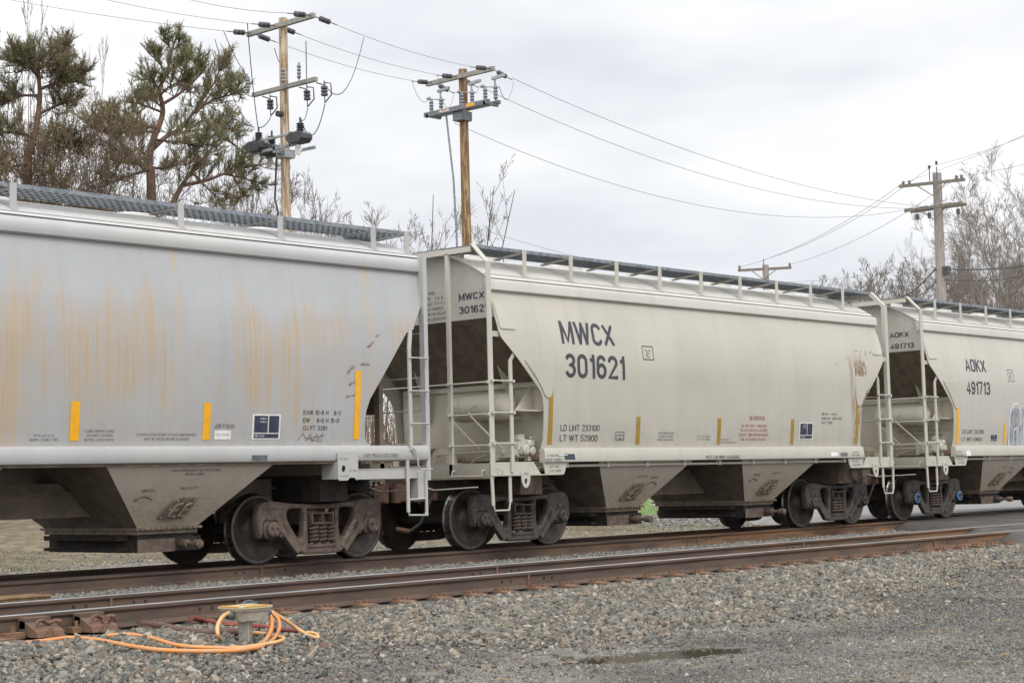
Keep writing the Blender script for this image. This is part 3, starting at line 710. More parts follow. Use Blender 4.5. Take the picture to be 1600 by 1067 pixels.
            for t in (-1, 1):
                g.box(s*pe, s*(pe-.10), t*1.575, t*1.56, 1.10, 4.22); g.box(s*(pe-.085), s*(pe-.10), t*1.56, t*1.50, 1.10, 4.20)
                g.bar((s*(pe-.05), t*1.567, 4.20), (s*(pe-.05), t*1.27, 4.50), .015, .10, (1, 0, 0))
                g.bar((s*(pe-.09), t*1.54, 4.19), (s*(pe-.09), t*1.25, 4.47), .06, .015, (1, 0, 0))
                g.box(s*pe, s*(pe-.05), t*.80, t*.74, 1.12, 4.40)
                g.box(s*(pe-.05), s*(pe-.30), t*1.55, t*1.53, 3.12, 3.20)
            g.box(s*pe, s*(pe-.02), -1.27, 1.27, 4.385, 4.465)
            g.build('end_frame', Mp, car)
            g = MB(); g.box(s*(pe-.0), s*(pe-.03), -1.53, 1.53, 1.07, 1.27); g.box(s*(pe+.03), s*(pe-.1), -1.56, 1.56, 1.05, 1.066); g.build('end_sill', m_Bdirt, car)
            for t in (-1, 1):
                lad = MB(); xi = s*5.27
                lad.box(xi-.032, xi+.032, t*1.565, t*1.59, 1.14, 2.78); lad.bar((xi, t*1.578, 2.77), (xi-s*.11, t*1.60, 2.93), .02, .05, (1, 0, 0))
                lo = lad.build('ladder', Mp, car)
                for z in (2.47, 2.005, 1.555):
                    for name_, pa, pb in (('rung', (xi-s*.03, t*1.60, z), (s*(pe-.05), t*1.60, z)), ('rung', (s*(pe+.015), t*1.56, z-.02), (s*(pe+.015), t*.76, z-.02))):
                        r = MB(); r.tube([pa, pb], .0125, 6)
                        for q in (pa, pb): r.box(q[0]-.02, q[0]+.02, q[1]-.02, q[1]+.02, q[2]-.02, q[2]+.02)
                        r.build(name_, Mp, lo)
                r = MB(); r.tube([(s*(pe+.015), .0-.76*t*-1*-1 if 0 else -.76, 2.45), (s*(pe+.015), .76, 2.45)], .0125, 6)
                if t < 0: r.build('grab_rail', Mp, car)
                g = MB(); g.tube([(s*(pe+.01), t*1.46, 1.18), (s*(pe+.07), t*1.46, 1.16), (s*(pe+.07), t*1.46, 1.09), (s*(pe+.07), t*.86, 1.09), (s*(pe+.07), t*.86, 1.16), (s*(pe+.01), t*.86, 1.18)], .011, 6)
                g.tube([(s*5.62, t*1.60, 1.20), (s*5.56, t*1.63, 1.17), (s*5.54, t*1.63, 1.10)], .011, 6)
                g.build('grab_iron', Mp, car)
                g = MB(); a0, a1 = s*5.72, s*5.33
                g.bar((a0, t*1.57, 1.09), (a0-s*.02, t*1.57, .66), .02, .055, (1, 0, 0)); g.bar((a1, t*1.57, 1.09), (a1, t*1.57, .70), .02, .055, (1, 0, 0))
                g.tube([(a0-s*.02, t*1.57, .68), (a0-s*.05, t*1.575, .585), (a1+s*.04, t*1.575, .585), (a1, t*1.57, .72)], .015, 6)
                g.build('step_stirrup', Mp, car)
                g = MB()
                g.prism([(s*5.73, 1.10), (s*5.73, 1.285), (s*4.78, 1.285), (s*4.62, 1.10)], 'Y', t*1.555, t*1.54); g.box(s*5.73, s*4.15, t*1.50, t*1.60, 1.083, 1.098)
                g.build('side_step_plate', Mp, car)
                g = MB(); ol = chaikin([(4.93,1.16),(5.10,1.16),(5.115,1.0),(5.06,.90),(4.98,.90),(4.915,1.0)], 1); ol = [(s*a, b) for a, b in ol]
                if s < 0: ol = ol[::-1]
                ho = [(s*5.017+.032*cos(a), 1.0+.045*sin(a)) for a in np.linspace(0, 2*pi, 13)[:-1]]
                pv, pf = curve_plate([ol, ho], .02, .003); g.add([(a, t*1.60+b, c) for a, b, c in pv], pf); g.build('pull_tab', Mp, car)
                g = MB(); g.prism([(s*4.60, 1.27), (s*4.05, 1.27), (s*4.12, 1.10), (s*4.55, 1.10)], 'Y', t*1.592, t*1.575); g.build('lift_plate', Mp, car)
                if t < 0:
                    pm = plane_map((0, -1.6125, 0), (1, 0, 0), (0, 0, 1))
                    text_obj('lettering', 'PULL', s*5.017-.05, s*5.017+.06, 1.095, 1.125, pm, m_inkf, car, cut=False)
                    pm = plane_map((0, -1.594, 0), (1, 0, 0), (0, 0, 1))
                    text_obj('lettering', 'LIFT AND\nJACK HERE', s*4.33-.14, s*4.33+.14, 1.125, 1.225, pm, m_inkf, car, cut=False)
        # coupler, knuckle, air hose
        c = MB(); xq = pe+.02
        c.box(s*(pe-.2), s*(pe+.32), -.09, .09, .79, .95); c.box(s*(pe-.02), s*(pe+.03), -.22, .22, .72, 1.05)
        c.box(s*(pe+.24), s*(pe+.50), -.20, .02, .75, .99); c.box(s*(pe+.30), s*(pe+.58), .06, .18, .75, .99)
        c.lathe([(1e-4, .73), (.075, .73), (.08, .86), (.075, 1.01), (1e-4, 1.01)], (s*(pe+.50), -.12, 0), 'Z', 14)
        c.box(s*(pe+.05), s*(pe+.16), -.26, -.12, .80, .92)
        c.build('coupler', m_coup, car)
        h = MB(); h.tube([(s*(pe-.1), -.42, .82), (s*(pe+.05), -.42, .80), (s*(pe+.12), -.42, .70), (s*(pe+.22), -.34, .42), (s*(pe+.34), -.22, .30), (s*(pe+.42), -.1, .32)], .024, 8)
        h.mi = 1; h.box(s*(pe-.02), s*(pe+.08), -.46, -.38, .76, .86); h.tube([(s*(pe+.34), -.22, .30), (s*(pe+.46), -.06, .34)], .04, 8)
        h.build('air_hose', [m_rub, m_coup], car, smooth=50)
        c = MB(); c.tube([(s*(pe+.05), -1.35, .93), (s*(pe+.09), -.5, .90), (s*(pe+.09), -.2, .98)], .012, 6); c.build('uncoupling_lever', Mp, car)
    # brake gear on the -x end (the end that shows)
    s = -1; bx = -4.80
    t = MB(); t.lathe([(1e-4, -1.18), (.09, -1.165), (.165, -1.12), (.20, -1.05), (.205, -.5), (.205, -.06), (.17, .01), (.09, .05), (1e-4, .06)], (bx+.02, 0, 2.13), n=28)
    for y in (-.95, -.18): t.lathe([(.208, y-.02), (.214, y-.02), (.214, y+.02), (.208, y+.02)], (bx+.02, 0, 2.13), n=28)
    t.box(bx+.02, -4.43, -1.05, -.95, 1.93, 1.99); t.box(bx+.02, -4.43, -.25, -.15, 1.93, 1.99)
    t.build('air_reservoir', m_end, car, smooth=40)
    t = MB(); t.box(-4.44, -5.0, -1.52, -1.22, 2.04, 2.055)
    t.add([(-4.43, -1.28, 2.5), (-4.43, -1.28, 2.06), (-4.85, -1.28, 2.06), (-4.43, -1.265, 2.5), (-4.43, -1.265, 2.06), (-4.85, -1.265, 2.06)], [(0,1,2),(5,4,3),(0,3,4,1),(1,4,5,2),(2,5,3,0)])
    t.build('reservoir_bracket', m_end, car)
    t = MB()
    for y0 in (-.16, -.62):
        t.tube([(bx-.2, y0, 2.16), (bx-.26, y0-.02, 2.16), (bx-.28, y0+.10, 2.10), (bx-.26, y0+.06, 2.0), (bx-.2, y0-.35, 1.62), (bx-.1, y0-.42, 1.5)], .014, 6)
    t.tube([(-4.46, .9, 1.42), (-4.9, .3, 1.44), (-4.95, -.9, 1.46)], .014, 6); t.tube([(-4.9, -.2, 1.15), (-4.9, -.5, 1.35), (-4.9, -.8, 1.42)], .018, 6)
    t.build('air_pipe', m_end, car, smooth=50)
    v = MB(); rr = random.Random(5)
    v.box(-4.86, -4.50, -1.32, -.86, 1.36, 1.60)
    v.lathe([(1e-4, 1.56), (.075, 1.56), (.08, 1.62), (.065, 1.64), (.07, 1.70), (1e-4, 1.71)], (-4.68, -1.22, 0), 'Z', 12)
    for cx_, cz_, r_ in ((-4.75, 1.47, .085), (-4.60, 1.45, .07), (-4.66, 1.56, .06)): v.lathe([(1e-4, -1.42), (r_*.6, -1.42), (r_, -1.40), (r_, -1.33), (r_*1.1, -1.325), (r_*1.1, -1.30)], (cx_, 0, cz_), n=12)
    for i in range(34):
        a, b, c_ = rr.uniform(-4.88, -4.48), rr.uniform(-1.38, -.86), rr.uniform(1.34, 1.66); q = rr.uniform(.015, .04)
        v.box(a-q, a+q, b-q, b+q, c_-q, c_+q)
    v.box(-4.9, -4.45, -1.3, -.9, 1.15, 1.20); v.box(-4.75, -4.65, -1.15, -1.05, 1.2, 1.36)
    v.build('control_valve', Mp, car, smooth=30)
    v = MB(); v.tube([(-4.56, -1.44, 1.37), (-4.53, -1.44, 1.40), (-4.49, -1.44, 1.37), (-4.53, -1.44, 1.345), (-4.56, -1.44, 1.37)], .012, 5); v.build('valve_tag', m_orange, car)
    v = MB(); v.lathe([(1e-4, -.1), (.16, -.1), (.17, -.06), (.17, .10), (.12, .14), (.1, .30), (1e-4, .30)], (-4.75, .35, 1.36), 'X', 20)
    v.box(-5.15, -4.65, -.25, .30, 1.14, 1.30); v.box(-5.05, -4.9, -.1, .0, 1.3, 1.42);
    w2 = MB(); w2.box(-5.1, -4.43, .85, 1.5, 1.52, 1.56); w2.build('shelf_plate', m_end, car)
    w2 = MB(); w2.box(-5.55, -5.5, -.25, .25, 1.14, 1.22); w2.build('stop_plate', m_end, car)
    v.build('brake_cylinder', m_end, car, smooth=35)
    # hand brake wheel and chain box at the +x end
    v = MB(); v.box(pe-.16, pe-.10, -.75, -.42, 2.0, 2.78); v.box(pe-.10, pe-.04, -.68, -.5, 2.1, 2.3); v.box(pe-.22, pe-.12, -.42, -.34, 1.12, 3.1); v.box(pe-.30, pe-.22, -.9, -.8, 1.12, 3.0); v.box(pe-.5, pe-.1, -.9, .6, 1.12, 1.30); v.box(pe-.6, pe-.3, -.4, .2, 1.3, 1.75); v.box(pe-.16, pe-.10, .1, .5, 1.6, 2.6)
    v.build('hand_brake_housing', m_end if not A else m_under2, car)
    v = MB(); v.lathe([(.28+.013*cos(a), .013*sin(a)) for a in np.linspace(0, 2*pi, 9)[:-1]], (pe+.05, .5, 2.1), 'X', 28, closed=True)
    for k in range(4):
        a = k*pi/2+.4; v.tube([(pe+.04, .5, 2.1), (pe+.05, .5+.28*cos(a), 2.1+.28*sin(a))], .010, 5)
    v.build('brake_wheel', Mp, car, smooth=60)
    v = MB(); v.tube([(5.3, .62, zr+.03), (5.3, .62, zr+.13), (4.85, .62, zr+.13)], .014, 6); v.build('hatch_latch', m_coup, car)
    for k, (sg, nn) in enumerate(((-1, nums[0]), (1, nums[1]))):
        bogie(car, sg*(4.50 if not (A and sg > 0) else 4.44), bst[k], caps[k], nn)
    return car
m_endtop = two('end_sheet_cream', (.49, .47, .42), (.44, .42, .375), 3, .6)
m_under2 = two('centre_sill_dust', (.23, .19, .14), (.17, .14, .105), 4, .9, bump=.002)
m_hopl = two('hopper_casting', (.25, .20, .155), (.17, .135, .10), 10, .85, bump=.002)

XA, XB, XC = -8.55, 4.45, 17.22
nums = ('UNION 10738', 'BARBER 33286')
car1 = hopper_car('grey rust-streaked covered hopper wagon with cube stencils, nearest the camera at the left', XA, 'A', 0, bst=('brown', 'brown'), nums=(None, nums[1]))
car2 = hopper_car('cream covered hopper wagon lettered 301621 in the middle of the train', XB, 'B', 0, bst=('black', 'black'), nums=(None, None))
car3 = hopper_car('cream covered hopper wagon lettered 491713, half out of the photo at the right', XC, 'B', 1, caps=('blue', 'plain'), bst=('black', 'black'))

# --- lettering and decals, positions read on the side sheets
def sx(px, py, xc, y=-1.60): q = at(px, py, y); return q.x-xc, q.z
def side_text(car, xc, st, s, px0, py0, px1, py1, mat=None, bold=0., name='lettering', yy=-1.60, sill=False, label=None, align='LEFT'):
    """px0,py0 top-left and px1,py1 bottom-right of the ink in the photo"""
    x0, _ = sx(px0, (py0+py1)/2, xc, yy); x1, _ = sx(px1, (py0+py1)/2, xc, yy)
    _, zt = sx((px0+px1)/2, py0, xc, yy); _, zb = sx((px0+px1)/2, py1, xc, yy)
    if bold: h_ = (zt-zb)*.085; zt += h_; zb -= h_
    if sill: fm = lambda u, v: (u, -1.6445 if st == 'A' else -(1.607+(1.45-v)*.144+.0045), v)
    else: fm = side_map(st)
    return text_obj(name, s, x0, x1, zb, zt, fm, mat or m_ink, car, bold, label=label, align=align)
# car 2
T2 = lambda *a, **k: side_text(car2, XB, 'B', *a, **k)
T2('MWCX', 874, 506, 957, 537, bold=.012, name='reporting_mark', yy=-1.55, label='large dark reporting mark MWCX')
T2('301621', 881, 557, 974, 589, bold=.012, name='car_number', label='large dark car number 301621')
T2('LD LMT 233100', 877, 663.5, 938, 673); T2('LT WT 52900', 877, 679, 936, 689)
T2('CLOSE HOPPER SLIDES\nAND ROOF HATCHES\nBEFORE CAR IS MOVED', 1030, 675, 1055, 688, m_inkf, align='CENTER')
T2('PAT NO US 2906321\nPAT NO US 2901806', 1092, 680, 1112, 687, m_inkf); T2('EXTERIOR PAINT\nHOLLAND HAYWARD 12 2015', 1126.5, 685, 1153, 692, m_inkf)
T2('WARNING', 1171, 649.5, 1195, 656.5, m_red, name='warning_lettering')
T2('DO NOT APPLY VIBRATOR\nTO ANY PART OF CAR BODY\nEXCEPT VIBRATOR BRACKETS\nUSE ON LOADED CAR ONLY', 1157, 663, 1202, 688, m_red, name='warning_lettering', align='CENTER')
T2('EW 10-1    H 15-0\nEXW 10-8   EXW H 9-0\nCU FT 3250', 1284, 645, 1315, 662)
T2('VENT CAR WHEN UNLOADING', 1102, 711, 1155, 716.5, sill=True, yy=-1.62)
T2('2 INCH HF\nCOMP SHOES', 852, 709, 877, 720, m_inkf, sill=True, yy=-1.62, align='CENTER')
T2('2 INCH HF\nCOMP SHOES', 1330, 705, 1343, 712, m_inkf, sill=True, yy=-1.62, align='CENTER')
def box_mark(car, xc, st, px0, py0, px1, py1, mat, wd=.014, name='plate_outline'):
    x0, _ = sx(px0, (py0+py1)/2, xc); x1, _ = sx(px1, (py0+py1)/2, xc); _, zt = sx(px0, py0, xc); _, zb = sx(px0, py1, xc)
    fm = side_map(st); g = MB()
    for a, b, c, d in ((x0, x1, zb, zb+wd), (x0, x1, zt-wd, zt), (x0, x0+wd, zb+wd, zt-wd), (x1-wd, x1, zb+wd, zt-wd)):
        g.add([fm(a, c), fm(b, c), fm(b, d), fm(a, d)], [(0, 1, 2, 3)])
    return g.build(name, mat, car, recalc=False)
box_mark(car2, XB, 'B', 1003, 540, 1020, 562, m_ink)
T2('PLATE', 1007, 546, 1016, 549.5, m_inkf); T2('C', 1009, 551.5, 1014, 558.5)
def strip(car, xc, st, pt, pb, w, mat, yy=-1.60):
    (xt, zt), (xb, zb) = sx(*pt, xc, yy), sx(*pb, xc, yy)
    x = (xt+xb)/2
    return decal('reflective_strip', x-w/2, x+w/2, zb, zt, side_map(st, .005), mat, car)
for pt, pb, w_ in (((863, 601), (858, 694), .10), ((1001, 651), (996, 694), .10), ((1127, 653), (1123, 694), .10), ((1242, 655), (1237, 694), .10), ((1342, 600), (1336, 692), .09)):
    strip(car2, XB, 'B', pt, pb, w_, m_yelo)
def stencil_panel(car, xc, st, px0, py0, px1, py1, txt=True, foot='MLF 12-13'):
    x0, _ = sx(px0, (py0+py1)/2, xc); x1, _ = sx(px1, (py0+py1)/2, xc); _, zt = sx((px0+px1)/2, py0, xc); _, zb = sx((px0+px1)/2, py1, xc)
    o = decal('consolidated_stencil', x0, x1, zb, zt, side_map(st, .004), m_white, car)
    w_, h_ = x1-x0, zt-zb
    for a, b, c, d in ((.06, .54, .27, .94), (.58, .94, .27, .94), (.06, .94, .05, .22)):
        decal('stencil_field', x0+a*w_, x0+b*w_, zb+c*h_, zb+d*h_, side_map(st, .008), m_navy, o, n=3)
    for t_, a, b, c, d in (('C0810\n04926', .26, .48, .66, .86), (foot, .09, .42, .09, .18)):
        text_obj('lettering', t_, x0+a*w_, x0+b*w_, zb+c*h_, zb+d*h_, side_map(st, .012), m_white, o, cut=False)
    return o
stencil_panel(car2, XB, 'B', 1250, 660, 1271.5, 686, foot='NGT 09/15')
for b_ in ((963, 674, 977.5, 688), (965, 678.5, 971.2, 686.5), (970, 678.5, 976, 686.5)): box_mark(car2, XB, 'B', *b_, m_inkf, .012, 'test_panel')
def small_panel(car, xc, px0, py0, px1, py1, mat, A_=False):
    x0, _ = sx(px0, (py0+py1)/2, xc, -1.62); x1, _ = sx(px1, (py0+py1)/2, xc, -1.62); _, zt = sx(px0, py0, xc, -1.62); _, zb = sx(px0, py1, xc, -1.62)
    fm = (lambda u, v: (u, -1.645, v)) if A_ else (lambda u, v: (u, -(1.607+(1.45-v)*.144+.0045), v))
    return decal('identity_tag', x0, x1, zb, zt, fm, mat, car, n=2)
small_panel(car2, XB, 882, 709, 898, 718, m_navy); small_panel(car2, XB, 1298, 706.5, 1309, 712.5, m_white); small_panel(car2, XB, 1313, 707, 1324, 712.5, m_galvd)
_p = decal('tag_line', 0, 1, 0, 1, lambda u, v: (-4.30+u*.22, -1.634, 1.372+v*.012), m_white, car2, n=1)
# end sheet of car 2 (faces -x): u runs towards -y
def end_text(car, xc, s, ya, yb, za, zb, mat, bold=0., align='LEFT'):
    fm = plane_map((-5.4745, 0, 0), (0, -1, 0), (0, 0, 1))
    return text_obj('end_lettering', s, ya, yb, za, zb, fm, mat, car, bold, cut=False, align=align)
end_text(car2, XB, 'MWCX', .76, 1.28, 3.715, 3.82, m_ink, .01); end_text(car2, XB, '301621', .76, 1.34, 3.515, 3.625, m_ink, .01)
end_text(car2, XB, 'SPRG\nADC D5    5 IC D\nADC 5062  2 IC 5 3\n36 INCH WHEELS\nNO 24 BRAKE BEAMS\nSBE60EE COUPLERS', -.12, .50, 3.46, 3.90, m_inkf, align='CENTER')
# car 3
T3 = lambda *a, **k: side_text(car3, XC, 'B', *a, **k)
T3('AOKX', 1505, 562, 1537, 580, bold=.008, name='reporting_mark', yy=-1.55); T3('491713', 1508, 597, 1545, 615, bold=.008, name='car_number')
T3('LD LMT 234200', 1505, 671, 1538, 677.5); T3('LT WT 51800', 1505, 683, 1536, 689)
T3('PLATE', 1575, 581, 1581, 584, m_inkf); T3('C', 1576, 586, 1580, 592); box_mark(car3, XC, 'B', 1573.5, 577, 1583, 596, m_ink, .012)
T3('2 INCH HF\nCOMP SHOES', 1492, 704, 1505, 712, m_inkf, sill=True, yy=-1.62, align='CENTER')
small_panel(car3, XC, 1509, 704, 1516, 712, m_white)
strip(car3, XC, 'B', (1499, 626), (1494, 694), .11, m_yel); strip(car3, XC, 'B', (1573, 661), (1569, 694), .10, m_yel)
stencil_panel(car3, XC, 'B', 1549, 678, 1560, 689, foot='1-13')
fm_ = plane_map((-5.4745, 0, 0), (0, -1, 0), (0, 0, 1))
end_text(car3, XC, 'AOKX', .72, 1.16, 3.71, 3.82, m_ink, .008); end_text(car3, XC, '491713', .72, 1.27, 3.48, 3.59, m_ink, .008)
text_obj('end_lettering', 'CONDITIONALLY APPROVED CONTROL VALVE\nIF DEFECTIVE SEE FORM 88.9.4', .20, 1.45, 1.70, 1.85, plane_map((-4.4245, 0, 0), (0, -1, 0), (0, 0, 1)), m_inkf, car3, cut=False, align='CENTER')
# graffiti on car 3: pale outline letters with a grey wash
g = MB(); rr = random.Random(3); fm = side_map('B', .004)
gx, gz = sx(1577, 700, XC)
def ribbon(mb, pts, wd, fm):
    for (a, b), (c, d) in zip(pts, pts[1:]):
        dx, dz = c-a, d-b; l_ = math.hypot(dx, dz) or 1; nx_, nz_ = -dz/l_*wd/2, dx/l_*wd/2; ex, ez = dx/l_*wd*.3, dz/l_*wd*.3
        mb.add([fm(a+nx_-ex, b+nz_-ez), fm(a-nx_-ex, b-nz_-ez), fm(c-nx_+ex, d-nz_+ez), fm(c+nx_+ex, d+nz_+ez)], [(0, 1, 2, 3)])
wash = MB()
for i in range(60):
    a = gx+.12+rr.random()*2.4; b = gz+.12+rr.random()*.62; l_ = rr.uniform(.06, .22)
    ribbon(wash, [(a, b), (a+rr.uniform(-.04, .04), b+l_*.6), (a+rr.uniform(-.08, .08), b+l_)], rr.uniform(.03, .07), side_map('B', .0055))
decal('graffiti_wash', gx+.06, gx+2.6, gz+.05, gz+.86, side_map('B', .003), two('grey_spray', (.40, .39, .37), (.27, .28, .30), 4, .7), car3)
for k in range(4):
    o_ = gx+k*.68; arch = [(o_+.02, gz-.16), (o_+.05, gz+.35), (o_+.10, gz+.80), (o_+.24, gz+.94), (o_+.44, gz+.96), (o_+.58, gz+.80), (o_+.62, gz+.30), (o_+.66, gz-.1)]
    ribbon(g, arch, .05, side_map('B', .007)); ribbon(g, [(o_+.24, gz-.15), (o_+.28, gz+.40), (o_+.42, gz+.44), (o_+.45, gz-.15)], .035, side_map('B', .007))
gg = g.build('graffiti', two('pale_blue_spray', (.62, .64, .66), (.52, .56, .62), 6, .6), car3, recalc=False)
wash.build('graffiti_tag', two('blue_grey_spray', (.17, .19, .24), (.30, .31, .33), 6, .6), car3, recalc=False)
# car 1
T1 = lambda *a, **k: side_text(car1, XA, 'A', *a, **k)
T1('EXW 10-8 H   9-3\nEW    8-6 H 15-0\nCU FT 3281', 475, 641, 533, 672)
T1('JOB F13019', 337, 662, 368, 668.5, m_inkf); T1('PNTD-442-12-13\nHEMPEL 37A06-1779H', 49, 678, 93, 688.5, m_inkf, align='CENTER')
T1('CLOSE HOPPER SLIDES\nAND ROOF HATCHES\nBEFORE CAR IS MOVED', 135, 671, 182, 688.5, m_inkf, align='CENTER')
T1('CAUTION HATCH COVERS AT EACH COMPARTMENT\nMUST BE OPENED BEFORE UNLOADING', 216, 676.5, 310, 687.5, m_inkf, align='CENTER')
T1('2 INCH TREAD & COND. SHOES', 567, 708, 622, 714, m_inkf, sill=True, yy=-1.64)
for pt, pb, w_ in (((121, 627), (116, 688), .125), ((327, 629), (322, 687), .115), ((563, 579), (554, 686), .105)):
    strip(car1, XA, 'A', pt, pb, w_, m_yel)
stencil_panel(car1, XA, 'A', 396, 647, 440, 686)
x0, z0 = sx(338, 686, XA); x1, z1 = sx(363.5, 672, XA)
decal('paint_maker_label', x0, x1, z0, z1, side_map('A', .004), m_white, car1, n=2); T1('COATINGS', 341, 677, 361, 681, m_inkf)
small_panel(car1, XA, 392, 711, 416, 718.5, m_galvd, True)
# scrawled chalk tag under the dimensions
g = MB(); ppx = [(468,688),(476,676),(482,688),(488,677),(491,690),(498,678),(500,688),(507,676),(505,690),(482,684),(510,680)]
pp = [sx(a, b, XA) for a, b in ppx]; ribbon(g, pp, .008, side_map('A', .005)); g.build('chalk_scrawl', m_inkf, car1, recalc=False)
# scuffs by the sloping edge of car 1
g = MB(); rr = random.Random(8)
for (ax_, az_, bx_, bz_) in ((571, 545, 588, 524), (538, 585, 548, 573), (543, 603, 556, 592), (536, 621, 553, 618), (560, 570, 574, 570)):
    for i in range(16):
        t_ = rr.random(); a, b = sx(ax_+(bx_-ax_)*t_+rr.uniform(-2, 2), az_+(bz_-az_)*t_+rr.uniform(-1, 1), XA)
        ribbon(g, [(a, b), (a+rr.uniform(.01, .05), b+rr.uniform(0, .03))], rr.uniform(.006, .014), side_map('A', .004))
g.build('scuff_marks', m_scuff, car1, recalc=False)
# brown rust stain at the far end of the middle car's side
g = MB(); rr = random.Random(14)
for (ax_, ay_, bx_, by_, n_, l0) in ((1333, 560, 1350, 582, 46, .16), (1336, 585, 1346, 600, 26, .10), (1341, 606, 1357, 626, 60, .12), (1338, 625, 1350, 660, 40, .16), (1334, 640, 1341, 690, 22, .18), (1328, 545, 1362, 556, 16, .03)):
    for i in range(n_):
        px_ = ax_+(bx_-ax_)*rr.random(); py_ = ay_+(by_-ay_)*rr.random(); a, b = sx(px_, py_, XB, -1.58); l_ = rr.uniform(.3, 1)*l0
        if a > interp(CUT['B'], b)-.03: continue
        ribbon(g, [(a, b), (a+rr.uniform(-.006, .006), b-l_*.5), (a+rr.uniform(-.012, .012), b-l_)], rr.uniform(.006, .020), side_map('B', .0025+.00006*i+.0005*(px_ % 1)))
g.build('rust_stain', two('rust_stain_brown', (.19, .125, .075), (.33, .25, .17), 9, .85), car2, recalc=False)
# welded pads at the corners of the cream cars' side sheets
def conform_pad(car, s, rows, th=.016):
    g = MB(); n_ = len(rows)
    for o_ in (.001, th): g.add([(s*x_, -(ycurve('B', z_)+o_), z_) for z_, a_, b_ in rows for x_ in (a_, (a_+b_)/2, b_)], [])
    F = []
    for j in range(n_-1):
        for i in range(2): F.append((3*n_+3*j+i, 3*n_+3*j+i+1, 3*n_+3*j+i+4, 3*n_+3*j+i+3))
        for i in (0, 2): F.append((3*j+i, 3*j+i+3, 3*n_+3*j+i+3, 3*n_+3*j+i))
    for j in (0, n_-1):
        for i in range(2): F.append((3*j+i, 3*j+i+1, 3*n_+3*j+i+1, 3*n_+3*j+i))
    g.f = F; g.m = [0]*len(F); g.build('corner_pad', m_Bp, car, smooth=30)
for car in (car2, car3):
    for s in (-1, 1):
        conform_pad(car, s, [(2.24, 4.44, 4.50), (2.28, 4.40, 4.56), (2.40, 4.37, 4.64), (2.52, 4.36, 4.74), (2.64, 4.36, 4.86), (2.76, 4.36, 4.98), (2.80, 4.37, 5.0)])
        conform_pad(car, s, [(3.24, 5.14, 5.46), (3.28, 5.13, 5.47), (3.36, 5.22, 5.48), (3.44, 5.28, 5.49), (3.54, 5.33, 5.49), (3.62, 5.37, 5.49), (3.65, 5.40, 5.48)])
# ------------------------------------------------------------------ ground
rng = np.random.default_rng(4)
YB = [(-60,-.75),(-30,-.66),(-19,-.58),(-12,-.47),(-10,-.42),(-8.8,-.37),(-7.6,-.27),(-6.9,-.215),(-6.4,-.205),(1.6,-.21),(2.6,-.25),(4,-.38),(6,-.46),(40,-.42),(60,-.35),(120,.6),(400,3.)]
YA = np.array([a for a, _ in YB]); ZA = np.array([b for _, b in YB])
def hz(x, y):
    # ballast shoulder, lot, weedy bank at the left rear, lawn rise at the right rear, puddle bowl
    x = np.asarray(x, float); y = np.asarray(y, float)
    z = np.interp(y, YA, ZA)
    bk = np.interp(y, [8.5, 14, 21, 30, 60], [0, .28, .9, 1.1, 1.1])*np.clip((24-x)/8, 0, 1); z = z+bk+.05*np.sin(x*1.3+y*.7)*np.clip((y-8)/5, 0, 1)*np.clip((30-x)/8, 0, 1)
    z = z+np.clip((y-24)*.085, 0, .8)*np.clip((x-27)/4, 0, 1)*np.clip((np.interp(y, [-.8, 6, 20, 60, 70], [11.9, 19, 34, 74, 84])-x)/2, 0, 1)*(y < 70)
    z = z+.012*np.sin(x*1.7+y*.9)*np.cos(y*2.3-x*.6)*np.clip((-6.6-y)/1.0, 0, 1)
    # shallow dip for the puddle
    u_ = (x+8.55)*.95-(y+10.03)*.31; v_ = (x+8.55)*.31+(y+10.03)*.95; r2 = (u_/1.05)**2+(v_/.40)**2
    w_ = np.clip(2.2-r2, 0, 1); z = z*(1-w_)+(-.462+.032*r2+.012*np.sin(x*6+y*9)*np.cos(x*4.1-y*13)+.006*np.sin(x*23+y*17))*w_
    return z
def grid(name, xs, ys, mat, kind='structure', zoff=0.):
    X, Y = np.meshgrid(xs, ys); Z = hz(X, Y)+zoff
    vs = np.stack([X.ravel(), Y.ravel(), Z.ravel()], 1); nx = len(xs)
    i, j = np.meshgrid(np.arange(nx-1), np.arange(len(ys)-1)); a = (j*nx+i).ravel()
    fs = np.stack([a, a+1, a+nx+1, a+nx], 1)
    me = bpy.data.meshes.new(name); me.from_pydata(vs.tolist(), [], fs.tolist()); me.materials.append(mat); me.shade_smooth()
    o = link(name, me); o['kind'] = kind; return o
k = NT('ground_dirt', .92); x = k.xyz()
fine = k.ramp(k.noise(55, 6, .75), .34, .68); mid = k.ramp(k.noise(3.2, 6, .65), .36, .66); big = k.ramp(k.noise(.55, 5, .6, (.6, 1, 1)), .36, .62)
lot = k.mix(big, (.11, .104, .096), (.21, .19, .16)); lot = k.mix(k.math('MULTIPLY', mid, .45), lot, (.075, .068, .060)); lot = k.mix(k.math('MULTIPLY', fine, .45), lot, (.31, .295, .27))
dmp = k.math('MULTIPLY', k.ramp(k.noise(.42, 4, .6, (1.4, .6, 1), (2, 3, 0)), .50, .62), k.ramp(x['Y'], -9.0, -8.3, 1., 0.)); lot = k.mix(k.math('MULTIPLY', dmp, .6), lot, (.045, .040, .036)); k.rough(k.ramp(dmp, 0, 1, .92, .6))
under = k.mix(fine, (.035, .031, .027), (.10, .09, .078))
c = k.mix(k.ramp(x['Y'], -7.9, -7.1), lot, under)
g2 = k.ramp(k.noise(.8, 5, .65, (1, 1, 1), (5, 5, 0)), .45, .60)
